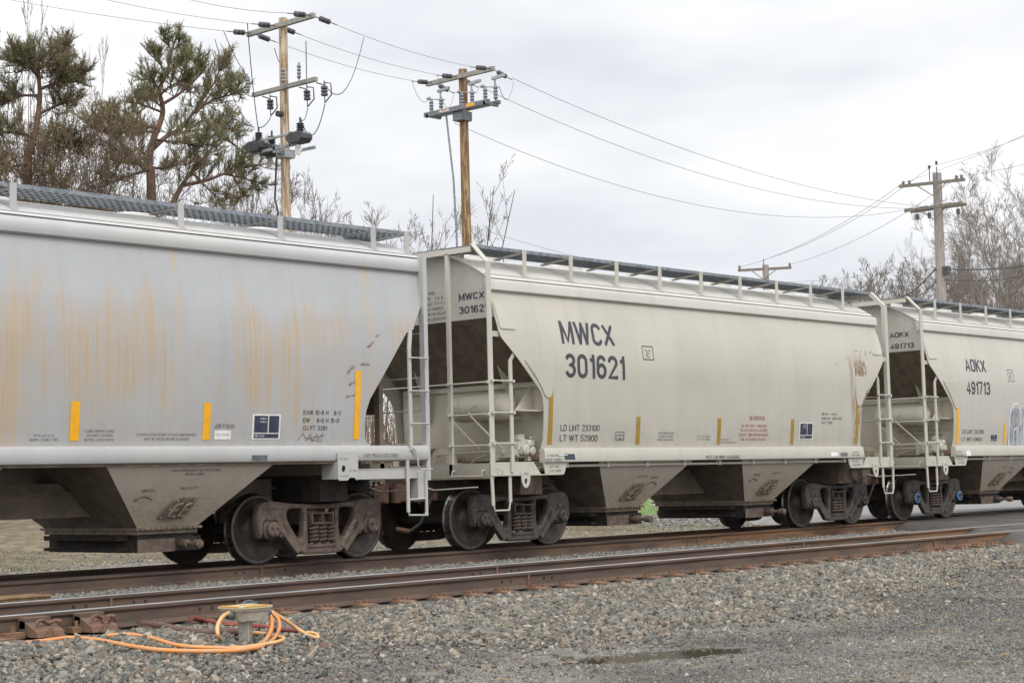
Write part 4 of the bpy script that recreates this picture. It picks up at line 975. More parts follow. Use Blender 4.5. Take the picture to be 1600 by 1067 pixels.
soil = k.mix(mid, (.075, .060, .042), (.25, .195, .12)); soil = k.mix(k.math('MULTIPLY', fine, .35), soil, (.34, .28, .19)); soil = k.mix(k.math('MULTIPLY', g2, .5), soil, (.095, .105, .045)); g3 = k.ramp(k.noise(5, 5, .7, (1, 1, 1), (1, 7, 0)), .50, .62); soil = k.mix(k.math('MULTIPLY', g3, .6), soil, (.055, .045, .034))
yard = k.mix(fine, (.13, .125, .12), (.33, .32, .30))
soil = k.mix(k.ramp(x['X'], 16, 26), soil, yard)
c = k.mix(k.ramp(k.math('ADD', x['Y'], k.math('MULTIPLY', k.noise(.6, 4, .6), 4)), 9.5, 11.5), k.mix(k.ramp(x['Y'], 1, 2), c, yard), soil)
lawn = k.mix(mid, (.10, .165, .035), (.15, .215, .055))
c = k.mix(k.math('MULTIPLY', k.ramp(x['Y'], 22, 24), k.ramp(x['X'], 27, 31)), c, lawn)
k.col(c); k.bump(k.noise(38, 6, .7), .03, .9)
m_ground = k.m
xs = np.concatenate([[-400, -150, -60, -35], np.arange(-26, -14, .4), np.arange(-14, -3, .07), np.arange(-3, 30, .4), [32, 34, 36, 38, 40, 42, 44, 46, 50, 55, 60, 70, 110, 200, 400, 800]])
ys = np.concatenate([[-120, -60, -35, -24], np.arange(-20, -12, .25), np.arange(-12, -6, .06), np.arange(-6, 8, .25), [10, 12, 14, 17, 20, 22, 24, 26, 28, 30, 32, 34, 36, 40, 48, 60, 69, 71, 90, 140, 250, 500, 900]])
grid('ground', xs, ys, m_ground)

# ---- stones
def ico():
    b = bmesh.new(); bmesh.ops.create_icosphere(b, subdivisions=1, radius=1.0)
    V = np.array([v.co[:] for v in b.verts]); F = np.array([[v.index for v in f.verts] for f in b.faces]); b.free(); return V, F
IV, IF = ico()
OV = np.array([(1,0,0),(-1,0,0),(0,1,0),(0,-1,0),(0,0,1),(0,0,-1)], float); OF = np.array([(0,2,4),(2,1,4),(1,3,4),(3,0,4),(2,0,5),(1,2,5),(3,1,5),(0,3,5)])
def stone_field(name, P, size, mat, label, cat='ballast', flat=.62, sink=.35, small=False):
    TV, TF = (OV, OF) if small else (IV, IF); a_, b_ = len(TV), len(TF)
    n = len(P); V = np.repeat(TV[None], n, 0)*(1+rng.uniform(-.40, .34, (n, a_, 1)))
    V = V*np.stack([rng.uniform(.75, 1.35, n), rng.uniform(.6, 1.0, n), rng.uniform(flat*.6, flat*1.2, n)], 1)[:, None, :]
    q = rng.normal(size=(n, 4)); q[:, 3] += 1.2; q /= np.linalg.norm(q, axis=1)[:, None]
    a, b, c, d = q.T[3], q.T[0], q.T[1], q.T[2]
    R = np.stack([1-2*(c*c+d*d), 2*(b*c-a*d), 2*(b*d+a*c), 2*(b*c+a*d), 1-2*(b*b+d*d), 2*(c*d-a*b), 2*(b*d-a*c), 2*(c*d+a*b), 1-2*(b*b+c*c)], 1).reshape(n, 3, 3)
    V = np.einsum('nij,nkj->nki', R, V)*size[:, None, None]
    V += P[:, None, :]; V[:, :, 2] += size[:, None]*sink
    F = TF[None]+a_*np.arange(n)[:, None, None]
    me = bpy.data.meshes.new(name); nv, nf = n*a_, n*b_
    me.vertices.add(nv); me.vertices.foreach_set('co', V.reshape(-1).astype(np.float32))
    me.loops.add(nf*3); me.loops.foreach_set('vertex_index', F.reshape(-1).astype(np.int32))
    me.polygons.add(nf); me.polygons.foreach_set('loop_start', (np.arange(nf)*3).astype(np.int32))
    me.update(calc_edges=True)
    at_ = me.attributes.new('tone', 'FLOAT', 'POINT'); at_.data.foreach_set('value', np.repeat(rng.random(n), a_).astype(np.float32))
    me.materials.append(mat); me.polygons.foreach_set('use_smooth', np.zeros(nf, bool))
    o = link(name, me); tag(o, label, cat, kind='stuff'); return o
def stone_mat(name, stops, dark=1., patch=False):
    k = NT(name, .82); a = k.n('ShaderNodeAttribute', attribute_name='tone')
    r = k.n('ShaderNodeValToRGB'); r.color_ramp.interpolation = 'CONSTANT'; e = r.color_ramp.elements
    e[0].position = 0; e[0].color = (*[v*dark for v in stops[0][1]], 1); e[1].position = stops[1][0]; e[1].color = (*[v*dark for v in stops[1][1]], 1)
    for p, c in stops[2:]: q = e.new(p); q.color = (*[v*dark for v in c], 1)
    k.l(a.outputs['Fac'], r.inputs[0]); f = k.ramp(k.noise(45, 4, .7), .35, .68, 0, .5)
    cc = k.mix(f, r.outputs[0], (.17, .16, .145))
    if patch: cc = k.mix(k.ramp(k.noise(.5, 5, .6, (.8, 1.6, 1), (2, 3, 0)), .40, .58, 0, .72), cc, (.055, .051, .047))
    k.col(cc); k.bump(k.noise(70, 3, .6), .004, .6); return k.m
ST = [(0, (.155, .155, .14)), (.16, (.095, .11, .10)), (.34, (.22, .215, .195)), (.50, (.13, .115, .095)), (.62, (.29, .26, .21)), (.74, (.065, .07, .072)), (.84, (.20, .155, .11)), (.92, (.40, .375, .33)), (.955, (.15, .185, .16)), (.988, (.23, .165, .11))]
m_stone = stone_mat('ballast_stone', [(a, (c[0]*1.12, c[1]*1.04, c[2]*.95)) for a, c in ST], .86); m_stone2 = stone_mat('ballast_stone_dusty', [(a, tuple(.75*v+.06*t for v, t in zip(c, (1.05, .95, .8)))) for a, c in ST])
m_grit = stone_mat('grit_stone', [(a, (c[0]*1.04, c[1]*1.02, c[2]*.98)) for a, c in ST], 1.12, True); m_stonef = stone_mat('pale_ballast_stone', ST, 1.15)
def scatter(x0, x1, y0, y1, dens, keep=None):
    n = int((x1-x0)*(y1-y0)*dens); X = rng.uniform(x0, x1, n); Y = rng.uniform(y0, y1, n)
    if keep is not None: m = keep(X, Y); X, Y = X[m], Y[m]
    return np.stack([X, Y, hz(X, Y)], 1)
def vis(X, Y, pad=60):          # inside the photographed wedge, with a margin for a step to the side
    dx, dy = X-CP.x, Y-CP.y; d = dx*FW.x+dy*FW.y; u = dx*RT.x+dy*RT.y
    return (d > 4) & (np.abs(u)*CAMP[6]/np.maximum(d, .1) < 800+pad*6)
def road_edge(y): return np.interp(y, [-9, -7, -5.6, -4.2, -.8, 6, 20], [9.2, 7.4, 6.6, 8.3, 11.9, 19, 34])
offroad = lambda X, Y: vis(X, Y) & (X < road_edge(Y)-.15+.4*np.sin(Y*3))
# shoulder: dense coarse ballast, thinning out unevenly down the slope
def shoulder(X, Y):
    edge = -8.25+.55*np.sin(X*.5+1)+.3*np.sin(X*1.7)+.25*(X+8)*.08
    p = np.clip((Y-edge)/1.1+.9, .04, 1); return offroad(X, Y) & (rng.random(len(X)) < p)
P = scatter(-15, 10, -9.9, -6.28, 900, shoulder); sz = rng.uniform(.014, .034, len(P))*np.where(rng.random(len(P)) < .10, 1.55, 1)
stone_field('ballast', P, sz, m_stone, 'coarse grey-green ballast stones of the shoulder in front of the near rail')
P = scatter(-14, 12, -4.0, -1.05, 330, offroad); P[:, 2] += .02
stone_field('ballast', P, rng.uniform(.018, .038, len(P)), m_stone2, 'dusty brown-grey ballast between the two tracks')
P = scatter(-14, 8, -5.6, -4.4, 150, offroad); stone_field('ballast', P, rng.uniform(.02, .035, len(P)), m_stone2, 'ballast between the rails of the empty near track')
P = scatter(-12, 14, -.6, .65, 120, offroad); stone_field('ballast', P, rng.uniform(.02, .035, len(P)), m_stone2, 'dark ballast between the rails under the train')
P = scatter(-10, 36, 1.0, 8.5, 190, lambda X, Y: offroad(X, Y) & (rng.random(len(X)) < np.clip((8.5-Y+(X-2)*.25)/4, .02, 1)))
stone_field('ballast', P, rng.uniform(.02, .042, len(P)), m_stonef, 'pale ballast strip behind the train')
P = scatter(18, 46, 8, 22.5, 28, lambda X, Y: offroad(X, Y)); stone_field('ballast', P, rng.uniform(.03, .06, len(P)), m_stonef, 'grey gravel yard seen under the middle wagon', small=True)
P = scatter(-9, 12, 6.5, 9.8, 130, offroad); stone_field('ballast', P, rng.uniform(.018, .04, len(P)), m_stonef, 'pale stones at the foot of the weedy bank behind the train', small=True)
P = scatter(-10, 20, 7, 14, 26, offroad); stone_field('grit', P, rng.uniform(.012, .035, len(P)), m_stonef, 'pale stones strewn in the weeds behind the train', 'grit', small=True)
inp = lambda X, Y: (((X+8.55)*.95-(Y+10.03)*.31)/1.0)**2+(((X+8.55)*.31+(Y+10.03)*.95)/.34)**2 < 1
P = scatter(-17, 12, -13.5, -7.6, 1500, lambda X, Y: vis(X, Y, 10) & (X < 9) & ~inp(X, Y))
stone_field('grit', P, rng.uniform(.005, .0135, len(P))*np.where(rng.random(len(P)) < .08, 1.5, 1), m_grit, 'fine grit trodden into the gravel lot in the foreground', 'grit', .5, .1, True)
P = scatter(-17, 12, -13.5, -7.6, 34, lambda X, Y: vis(X, Y) & ~inp(X, Y)); stone_field('grit', P, rng.uniform(.014, .026, len(P)), m_stone, 'loose stones scattered over the gravel lot', 'grit', .5, .2)

# ---- dead stalks and straw blown over the stones
st_ = MB(); r9 = random.Random(17)
for i in range(420):
    x_, y_ = r9.uniform(-13, 4), r9.uniform(-13, -6.6)
    if not bool(vis(np.array([x_]), np.array([y_]))[0]): continue
    a_ = r9.uniform(0, 6.28); l_ = r9.uniform(.04, .16)*(2 if r9.random() < .08 else 1); z_ = float(hz(x_, y_))+.022+(.012 if y_ > -8.5 else 0)
    st_.tube([(x_, y_, z_), (x_+cos(a_)*l_*.5, y_+sin(a_)*l_*.5, z_+.012), (x_+cos(a_+.3)*l_, y_+sin(a_+.3)*l_, z_)], r9.uniform(.0015, .0035), 3)
tag(st_.build('straw', two('dead_stalk', (.36, .27, .15), (.17, .11, .07), 2, .9), recalc=False), 'dead stalks and bits of straw strewn over the gravel', 'straw', kind='stuff')
# ---- puddle
k = NT('puddle_water', .05, 0, .5); k.col((.07, .06, .042)); k.b.inputs['Alpha'].default_value = 1; k.bump(k.noise(6, 2, .5), .002, .3)
def puddle(pts, name='puddle'):
    P_ = [atz(a, b, float(hz(*atz(a, b, -.44).xy))) for a, b in pts]
    P_ = [Vector((p.x, p.y, 0)) for p in P_]; c_ = sum(P_, Vector())/len(P_); rr = random.Random(len(pts))
    Q = []
    for i, p in enumerate(P_):
        q = P_[(i+1) % len(P_)]
        for t in np.linspace(0, 1, 15)[:-1]:
            s_ = p.lerp(q, t); Q.append(s_+Vector((rr.uniform(-.045, .045), rr.uniform(-.06, .06), 0)))
    zz = -.424
    mb = MB(); mb.add([(q.x, q.y, zz) for q in Q]+[(c_.x, c_.y, zz)], [(i, (i+1) % len(Q), len(Q)) for i in range(len(Q))])
    o = mb.build(name, k.m); o['kind'] = 'structure'; return o
# one level sheet of water lying in a shallow bowl of the ground, its shore where the ground comes through
mb = MB(); mb.add([(-8.55+1.0*cos(t)*.95+.37*sin(t)*.31, -10.03-1.0*cos(t)*.31+.37*sin(t)*.95, -.4335) for t in np.linspace(0, 2*pi, 49)[:-1]], [tuple(range(48))])
o = mb.build('puddle', k.m); o['kind'] = 'structure'

# ---- road over the crossing
k = NT('asphalt', .95, 0, .15); c = k.mix(k.ramp(k.noise(.9, 5, .6), .35, .65), (.17, .165, .16), (.225, .22, .21)); c = k.mix(k.ramp(k.noise(90, 4, .7), .4, .7, 0, .4), c, (.33, .32, .31))
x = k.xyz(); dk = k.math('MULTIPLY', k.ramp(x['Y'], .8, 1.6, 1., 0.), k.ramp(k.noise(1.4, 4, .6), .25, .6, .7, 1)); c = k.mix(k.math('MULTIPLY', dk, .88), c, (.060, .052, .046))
k.col(c); k.bump(k.noise(60, 5, .7), .008, .7); m_asph = k.m
def xl(y): return float(np.interp(y, [-16, -9, -7.4, -6.3, -5.6, -4.2, -.8, 6, 20, 60], [22, 10.5, 8.9, 7.2, 6.6, 8.3, 11.9, 19, 34, 74]))
mb = MB(); yy = list(np.arange(-15, 3, .18))+list(np.arange(3, 60, 1.5)); rows = []
for y in yy:
    j_ = .10*sin(y*7)+.08*sin(y*17+1); x0 = xl(y)+j_; top = -.012 if y < 2 else max(-.012-.03*(y-2), -.30)
    if y < -6.2: top = -.012+(y+6.2)*.05
    g0 = float(hz(x0, y))-.02
    cols = [(x0-.75, g0), (x0-.40, g0+(top-g0)*.55), (x0-.12, g0+(top-g0)*.88), (x0+.25, top)]+[(x0+.25+d, top) for d in (.5, 1.5, 4, 9, 16, 30)]
    rows.append([(a, y, b+(.012*sin(a*9+y*11) if i in (1, 2) else 0)) for i, (a, b) in enumerate(cols)])
nc = len(rows[0]); mb.add([p for r in rows for p in r], [(j*nc+i, j*nc+i+1, (j+1)*nc+i+1, (j+1)*nc+i) for j in range(len(rows)-1) for i in range(nc-1)])
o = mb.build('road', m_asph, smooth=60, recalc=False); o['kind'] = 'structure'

# ------------------------------------------------------------------ rails, ties, plates
RP = [(-.070,-.186),(-.070,-.175),(-.020,-.160),(-.010,-.145),(-.010,-.055),(-.032,-.040),(-.036,-.030),(-.036,-.008),(-.030,0),(.030,0),(.036,-.008),(.036,-.030),(.032,-.040),(.010,-.055),(.010,-.145),(.020,-.160),(.070,-.175),(.070,-.186)]
def rail(yc, x0, x1, label, top, body, joints, side=-1):
    t = thing('rail', label, 'rail', (0, yc, 0), 'rails of the two tracks')
    m = MB(); n = len(RP); xs_ = [x0, x1]
    vs = [(x_, a, b) for x_ in xs_ for a, b in RP]
    for i in range(n):
        m.mi = 1 if RP[i][1] >= -.009 and RP[(i+1) % n][1] >= -.009 else 0
        j = (i+1) % n; m.add([vs[i], vs[j], vs[n+j], vs[n+i]], [(0, 1, 2, 3)])
    m.build('rail_bar', [body, top], t)
    for x_ in joints:
        g = MB(); g.box(x_-.012, x_+.012, side*.035, side*.005, -.165, -.03); g.box(x_-.012, x_+.012, side*.005, side*.075, -.178, -.160)
        g.build('weld_bead', m_plate, t)
        for d in (-.42, -.28, .28, .42): h = MB(); h.cyl((x_+d, side*.0105, -.092), .017, -.002, .002, n=10); h.build('bolt_hole', m_dark, t)
    return t
def xat(px, py, y): return at(px, py, y).x
rail(-.755, -30, 60, 'rail under the near wheels of the train, dark head', m_rtopd, m_rail, [xat(410, 892, -.8), xat(1092, 850, -.8)])
rail(.755, -30, 60, 'rail under the far wheels of the train', m_rtopd, m_rail, [])
rail(-4.20, -30, 60, 'farther rail of the empty track, bright head seen above the nearest rail', m_rtop, m_rail, [xat(171, 938, -4.2), xat(774, 890, -4.2), xat(1253, 848, -4.2)])
rail(-5.70, -30, 60, 'nearest rail of the empty track with brown web and bright running edge', m_rtop, m_rail, [xat(367, 940, -5.7), xat(823, 902, -5.7), xat(1457, 840, -5.7)])
tm = MB(); tm.box(-.115, .115, -1.30, 1.30, -.36, -.192)
tie0 = thing('railway_tie', 'weathered wooden tie bedded in ballast under the empty near track', 'railway tie', (0, 0, 0), 'wooden ties of the empty near track')
tm.build('timber', m_tie, tie0)
for s in (-1, 1):
    p_ = MB(); yy_ = s*.75; p_.box(-.10, .10, yy_-.25, yy_+.25, -.192, -.187)
    p_.prism([(yy_-.25, -.187), (yy_-.075, -.187), (yy_-.075, -.170), (yy_-.25, -.182)], 'X', -.10, .10); p_.prism([(yy_+.20, -.187), (yy_+.075, -.187), (yy_+.075, -.172), (yy_+.20, -.184)], 'X', -.10, .10)
    pl_ = p_.build('tie_plate', m_plate, tie0)
    for a, b in ((-.06, -.085), (.06, -.085), (-.05, .085), (-.07, -.15), (.07, -.15)):
        sp_ = MB(); sp_.box(a-.012, a+.012, yy_+b-.012, yy_+b+.012, -.185, -.145); sp_.box(a-.016, a+.016, yy_+b-.03*(1 if b > 0 else -1)*.5-.02, yy_+b+.02, -.158, -.145); sp_.build('spike', m_plate, pl_)
def ties(yc, x0, x1, proto, step=.52):
    i = 0; xx = x0; first = True
    while xx < x1:
        o = proto if first else copy_tree(proto); first = False
        o.location = (xx+random.Random(i*7+int(yc*10)).uniform(-.03, .03), yc, random.Random(i).uniform(-.004, .003)); o.rotation_euler.z = random.Random(i+99).uniform(-.012, .012)
        xx += step; i += 1
tie1 = copy_tree(tie0)
for pl__ in KIDS(tie1):
    for c__ in KIDS(pl__): bpy.data.objects.remove(c__)
tie1['label'] = 'dark wooden tie under the train, its ends in the ballast'; tie1['group'] = 'wooden ties under the train'
ties(-4.95, -13, 6.6, tie0); ties(0, -10.4, 11.6, tie1)

# rail braces with spring clips at the left, and the spring steel switch parts
for px_, py_, lab in ((62, 968, 'bolted rail brace with curled clip against the nearest rail, the left one of two'), (147, 962, 'bolted rail brace with curled clip against the nearest rail, the right one of two')):
    b = at(px_, py_, -5.86); t = thing('rail_brace', lab, 'rail brace', (b.x, -5.86, 0), 'rail braces on the nearest rail')
    g = MB(); g.prism([(-.0, -.185), (-.17, -.185), (-.15, -.135), (-.06, -.10), (.0+.03, -.06), (.10, -.05), (.12, -.185)], 'X', -.13, .13); g.box(-.13, .12, .02, .125, -.12, -.03)
    g.build('brace_block', m_rail2, t)
    g = MB(); g.tube([(-.10, -.10, -.09), (-.09, -.11, -.055), (-.04, -.10, -.045), (.0, -.06, -.06), (.05, -.06, -.08), (.10, -.09, -.06), (.14, -.10, -.07)], .018, 7); g.build('spring_clip', m_rail2, t, smooth=60)
    g = MB(); g.cyl((-.02, -.20, 0), .022, -.19, -.10, 'Z', 6); g.box(-.06, .02, -.24, -.16, -.185, -.165); g.build('bolt', m_plate, t)
t = thing('switch_rod', 'long rusty switch rods lying on the ties at the lower left', 'switch rod', (0, 0, 0))
g = MB(); a = atz(-30, 997, -.17); b = atz(190, 975, -.17); g.bar(a, b, .07, .02, (0, 0, 1)); a2 = atz(-30, 985, -.17); b2 = atz(215, 967, -.17); g.bar(a2, b2, .05, .03); g.build('rod', m_plate, t)
for px_, py_ in ((20, 992), (60, 985), (120, 982), (160, 972)): q = atz(px_, py_, -.16); g = MB(); g.box(q.x-.08, q.x+.08, q.y-.06, q.y+.06, -.19, -.14); g.cyl((q.x, q.y, 0), .02, -.14, -.09, 'Z', 6); g.build('rod_clamp', m_plate, t)
# steel tie plate strap under the braces
# tan cable box between the tracks at the left edge
q = atz(34, 936, -.14); t = thing('track_box', 'tan lidded cable box lying between the tracks at the left edge', 'junction box', (q.x-.05, q.y, -.20))
m_tan = two('tan_box_paint', (.30, .19, .085), (.21, .13, .06), 8, .7)
g = MB(); g.box(-.42, .30, -.17, .17, 0, .085); g.build('case', m_tan, t); g = MB(); g.box(-.44, .31, -.19, .19, .085, .10); g.build('lid', m_tan, t)
for a in (-.3, -.1, .1, .25): g = MB(); g.cyl((a, -.18, .06), .014, -.01, .01, n=8); g.build('latch', m_galvd, t)

# ------------------------------------------------------------------ pedestal junction box with orange cables
q0 = atz(384, 1004, -.25)
for _ in range(8): q0 = atz(384, 1004, float(hz(q0.x, q0.y)))
Y0 = q0.y
m_cast = two('cast_aluminium', (.40, .365, .29), (.31, .285, .23), 14, .55, .5, bump=.001)
base = q0; gz0 = float(hz(base.x, base.y)); ped = thing('junction_pedestal', 'grey cast junction box with yellow edged lid on a short post beside the near rail', 'junction box', (base.x, base.y, gz0))
sc = (at(384, 1002, Y0).z-at(384, 945, Y0).z)
pl = lambda a, b, y=Y0: at(a, b, y)
ztop = pl(384, 949).z-gz0; zbx = pl(384, 968).z-gz0
g = MB(); g.cyl((0, 0, 0), .055, -.25, zbx, 'Z', 18); g.cyl((0, 0, 0), .062, zbx-.10, zbx, 'Z', 18); g.box(-.055, -.045, -.10, .0, .02, zbx); g.build('post', two('weathered_zinc', (.36, .35, .31), (.27, .26, .235), 9, .6, .2), ped, smooth=40)
hw = .19; g = MB(); g.box(-.135, .135, -.13, .13, zbx, ztop); g.box(-.15, .15, -.145, .145, ztop-.02, ztop-.001); bx_ = g.build('box', m_cast, ped)
g = MB(); g.box(-.16, .16, -.155, .155, ztop, ztop+.018); g.box(-.03, .08, -.05, .05, ztop+.018, ztop+.03); g.build('lid', two('lid_paint_tan', (.50, .42, .25), (.42, .36, .23), 9, .6), ped)
g = MB(); g.box(-.12, .10, -.158, -.12, ztop+.019, ztop+.024); g.box(-.163, -.13, -.09, .12, ztop+.019, ztop+.024); g.build('lid_stripe', m_yel, ped)
g = MB(); g.box(.06, .16, .02, .06, ztop+.02, ztop+.04); g.tube([(.0, .03, ztop+.03), (.04, .05, ztop+.045), (.09, .04, ztop+.05), (.13, .05, ztop+.04)], .010, 6); g.build('hasp', m_galvd, ped)
for s_, yv in ((-1, .0), (1, .02), (1, -.07)):
    g = MB(); g.lathe([(.036, s_*.136), (.036, s_*.165), (.028, s_*.20), (.028, s_*.136)], (0, yv, zbx+(ztop-zbx)*.5), 'X', 12); g.build('cable_gland', m_galvd, ped, smooth=40)
m_cab = two('orange_cable_jacket', (.66, .25, .06), (.52, .27, .13), 9, .45)
m_cab2 = two('faded_orange_cable_jacket', (.66, .38, .16), (.52, .31, .15), 9, .5)
m_redc = two('red_cable_jacket', (.24, .03, .025), (.13, .04, .035), 6, .5); m_brc = two('muddy_brown_cable', (.13, .065, .05), (.09, .055, .045), 6, .7)
def smooth_pts(p, n=8):
    out = []
    for i in range(len(p)-1):
        a, b, c, d = p[max(i-1, 0)], p[i], p[i+1], p[min(i+2, len(p)-1)]
        for t in np.linspace(0, 1, n, endpoint=False): out.append(.5*((2*b)+(c-a)*t+(2*a-5*b+4*c-d)*t*t+(3*b-a-3*c+d)*t**3))
    out.append(p[-1]); return out
def cable(name, label, pts, r, mat, cat='cable', group=None):
    """pts: (photo x, photo y, plane y or None for 'on the ground')"""
    P_ = []
    for a, b, yv in pts:
        if yv is None:
            q = atz(a, b, -.30)
            for _ in range(5): q = atz(a, b, float(hz(q.x, q.y))+.03)
        else: q = at(a, b, yv)
        P_.append(q)
    g = MB(); g.tube(smooth_pts(P_), r, 8); o = g.build(name, mat, smooth=70); tag(o, label, cat, group); return o
G_ = 'cables around the junction pedestal'
cable('cable', 'orange cable looping from the left gland of the pedestal box down and under it', [(359, 957, Y0), (348, 963, Y0-.05), (340, 978, Y0-.08), (342, 995, Y0-.1), (352, 1006, -7.1), (370, 1011, None), (395, 1009, None), (430, 1003, None), (442, 999, None), (440, 995, None), (415, 990, None), (395, 988, None)], .0165, m_cab2, group=G_)
cable('cable', 'brightest orange cable from the right gland, running farthest left along the ballast', [(416, 956, Y0-.05), (424, 966, Y0-.1), (423, 985, Y0-.15), (410, 1004, Y0-.2), (385, 1014, None), (330, 1017, None), (250, 1015, None), (200, 1008, None), (150, 999, None), (110, 996, None), (75, 1000, None), (40, 1004, None)], .0185, m_cab, group=G_)
cable('cable', 'orange cable with the widest loop right of the pedestal box', [(421, 955, Y0), (434, 966, Y0-.05), (436, 982, Y0-.1), (425, 1000, Y0-.15), (398, 1012, None), (340, 1012, None), (280, 1008, None), (235, 996, None), (200, 991, None), (165, 993, None)], .0175, m_cab, group=G_)
cable('cable', 'pale orange cable end running right from the pedestal box into the stones', [(424, 955, Y0+.02), (445, 968, Y0), (465, 982, Y0+.0), (482, 992, None), (496, 996, None), (494, 990, None), (480, 988, None)], .0165, m_cab2, group=G_)
cable('cable', 'red cable lying on the ties behind the pedestal', [(300, 964, -6.2), (318, 969, None), (345, 974, None), (400, 978, None), (440, 983, None), (466, 985, None)], .024, m_redc, group=G_)
cable('cable', 'thick muddy brown cable snaking from the rail foot to the pedestal', [(165, 967, -6.0), (195, 968, None), (215, 974, None), (250, 977, None), (280, 984, None), (315, 988, None), (345, 987, None), (385, 987, None)], .034, m_brc, group=G_)
# ------------------------------------------------------------------ utility poles and wires
def pole_mat(name, a, b, c):
    k = NT(name, .9); f = k.ramp(k.noise(5, 6, .75, (3, 3, .30)), .49, .54); cc = k.mix(k.ramp(k.noise(1.1, 4, .6, (1, 1, .6)), .35, .65), a, b)
    k.col(k.mix(f, cc, c)); k.bump(k.noise(20, 5, .7, (3, 3, .2)), .02, .7); return k.m
m_p1 = pole_mat('pole_wood_tan', (.40, .27, .155), (.27, .175, .10), (.56, .47, .36)); m_p2 = pole_mat('pole_wood_brown', (.15, .09, .05), (.21, .12, .055), (.38, .25, .13))
m_p3 = pole_mat('pole_wood_grey', (.29, .255, .23), (.24, .205, .18), (.35, .32, .30)); m_arm = two('crossarm_grey', (.31, .30, .275), (.24, .23, .21), 8, .8)
m_arm3 = two('crossarm_weathered', (.16, .135, .115), (.21, .18, .155), 8, .85); m_ins = two('insulator_dark', (.06, .06, .07), (.09, .09, .10), 10, .4); m_insg = two('insulator_grey', (.20, .21, .23), (.15, .16, .17), 10, .4)
m_wire = two('wire_grey', (.26, .25, .28), (.30, .29, .31), 3, .6); m_wireb = two('wire_black', (.03, .03, .035), (.05, .05, .05), 3, .6)
def insul(mb, a, b, r=.075, n=8):      # string insulator between a and b
    a, b = Vector(a), Vector(b); d = b-a; P_ = [a]; R_ = [.015]
    for t, q in ((.25, .015), (.27, r), (.36, r), (.38, r*.45), (.42, r), (.5, r), (.52, r*.45), (.56, r), (.66, r), (.68, .015), (1, .015)): P_.append(a+d*t); R_.append(q)
    mb.tube(P_, R_, n)
def pole(Y, top, bot, label, mat, r0=.125, r1=.155, arms=()):
    a, b = at(*top, Y), at(*bot, Y); t = thing('utility_pole', label, 'utility pole', (b.x, Y, -.45), 'utility poles behind the train')
    h = a.z+.45; g = MB(); n_ = 12; g.tube([(0+(a.x-b.x)*i/n_, 0, h*i/n_) for i in range(n_+1)], [r1+(r0-r1)*i/n_ for i in range(n_+1)], 14)
    g.build('shaft', mat, t, smooth=50); return t, b.x, h
zof = lambda px, py, Y: at(px, py, Y).z+.45
Y1, Y2, Y3, Y4 = 20., 22.5, 22.5, 40.
p1, x1, h1 = pole(Y1, (442, 29), (448, 355), 'tan wooden utility pole with a cluster of black switchgear halfway up, leftmost pole', m_p1)
za, zc, zd = zof(443, 41, Y1), zof(445, 139, Y1), zof(446, 226, Y1)
g = MB(); g.box(-.19, -.07, -1.50, 1.50, za-.07, za+.07); g.build('crossarm', m_arm, p1)
g = MB(); g.box(-.19, -.07, -1.55, 1.28, zc-.06, zc+.06); g.build('crossarm', m_arm, p1)
PH1 = (1.30, .15, -1.42)
for y in PH1:
    for s in (-1, 1):
        g = MB(); insul(g, (-.13+s*.07, y, za), (-.13+s*.95, y, za-.10), .085); g.build('dead_end_insulator', m_ins, p1, smooth=50)
for y in (1.25, -.35, -1.05):
    g = MB(); g.tube([(-.15, y, zc-.05), (-.35, y, zc-.05), (-.35, y, zc+.12)], .018, 5); g.lathe([(.03, 0)]+[(.065 if i % 2 else .04, .05*i+.02) for i in range(9)]+[(.02, .50)], (-.35, y, zc+.05), 'Z', 10); g.build('surge_arrester', m_insg, p1, smooth=50)
for y in (.9, -.75, -1.5):
    g = MB(); g.tube([(-.1, y, zc-.1), (.05, y-.10, zc-.14), (.1, y-.12, zc-.20)], .02, 5)
    insul(g, (.1, y-.12, zc-.02), (.1, y-.14, zc-.70), .10); g.tube([(.1, y-.12, zc-.08), (.20, y-.30, zc-.12), (.22, y-.30, zc-.45), (.12, y-.14, zc-.66)], .022, 5); g.build('fuse_cutout', m_ins, p1, smooth=50)
# switchgear: three vacuum interrupters on an aluminium frame
m_alu = two('switchgear_frame', (.40, .41, .42), (.30, .31, .33), 8, .5, .4); m_blk = two('switchgear_black', (.045, .045, .05), (.075, .075, .08), 8, .45)
g = MB(); g.box(-.45, -.38, -.95, 1.25, zd-.22, zd-.14); g.box(.28, .35, -.95, 1.25, zd-.22, zd-.14); g.box(-.45, .35, -.05, .05, zd-.30, zd-.14); g.box(-.20, .20, -.20, .20, zd-.42, zd-.20)
g.box(-.45, -.38, .55, .62, zd-.2, zd+.22); g.box(-.45, -.38, -.75, -.68, zd-.2, zd+.22); g.box(-.45, -.38, -.95, 1.25, zd+.12, zd+.18); g.build('mounting_frame', m_alu, p1)
for y, xx in ((.78, -.40), (.95, .25), (-1.05, -.38)):
    g = MB(); g.prism([(y-.32, zd-.06), (y-.20, zd-.16), (y+.24, zd-.16), (y+.36, zd-.02), (y+.36, zd+.06), (y+.12, zd+.14), (y-.22, zd+.14), (y-.32, zd+.06)], 'X', xx-.22, xx+.22)
    for i in range(5): g.lathe([(.07, .13+.06*i), (.125, .145+.06*i), (.075, .18+.06*i)], (xx, y-.05, zd), 'Z', 12)
    g.tube([(xx, y-.05, zd+.42), (xx, y-.05, zd+.58)], .03, 6); g.build('circuit_breaker', m_blk, p1, smooth=40)
    g = MB(); g.prism([(y-.10, zd-.24), (y+.12, zd-.24), (y+.16, zd-.48), (y-.02, zd-.54), (y-.16, zd-.40)], 'X', xx-.05, xx-.03); g.build('wildlife_guard', m_white, p1)
g = MB()
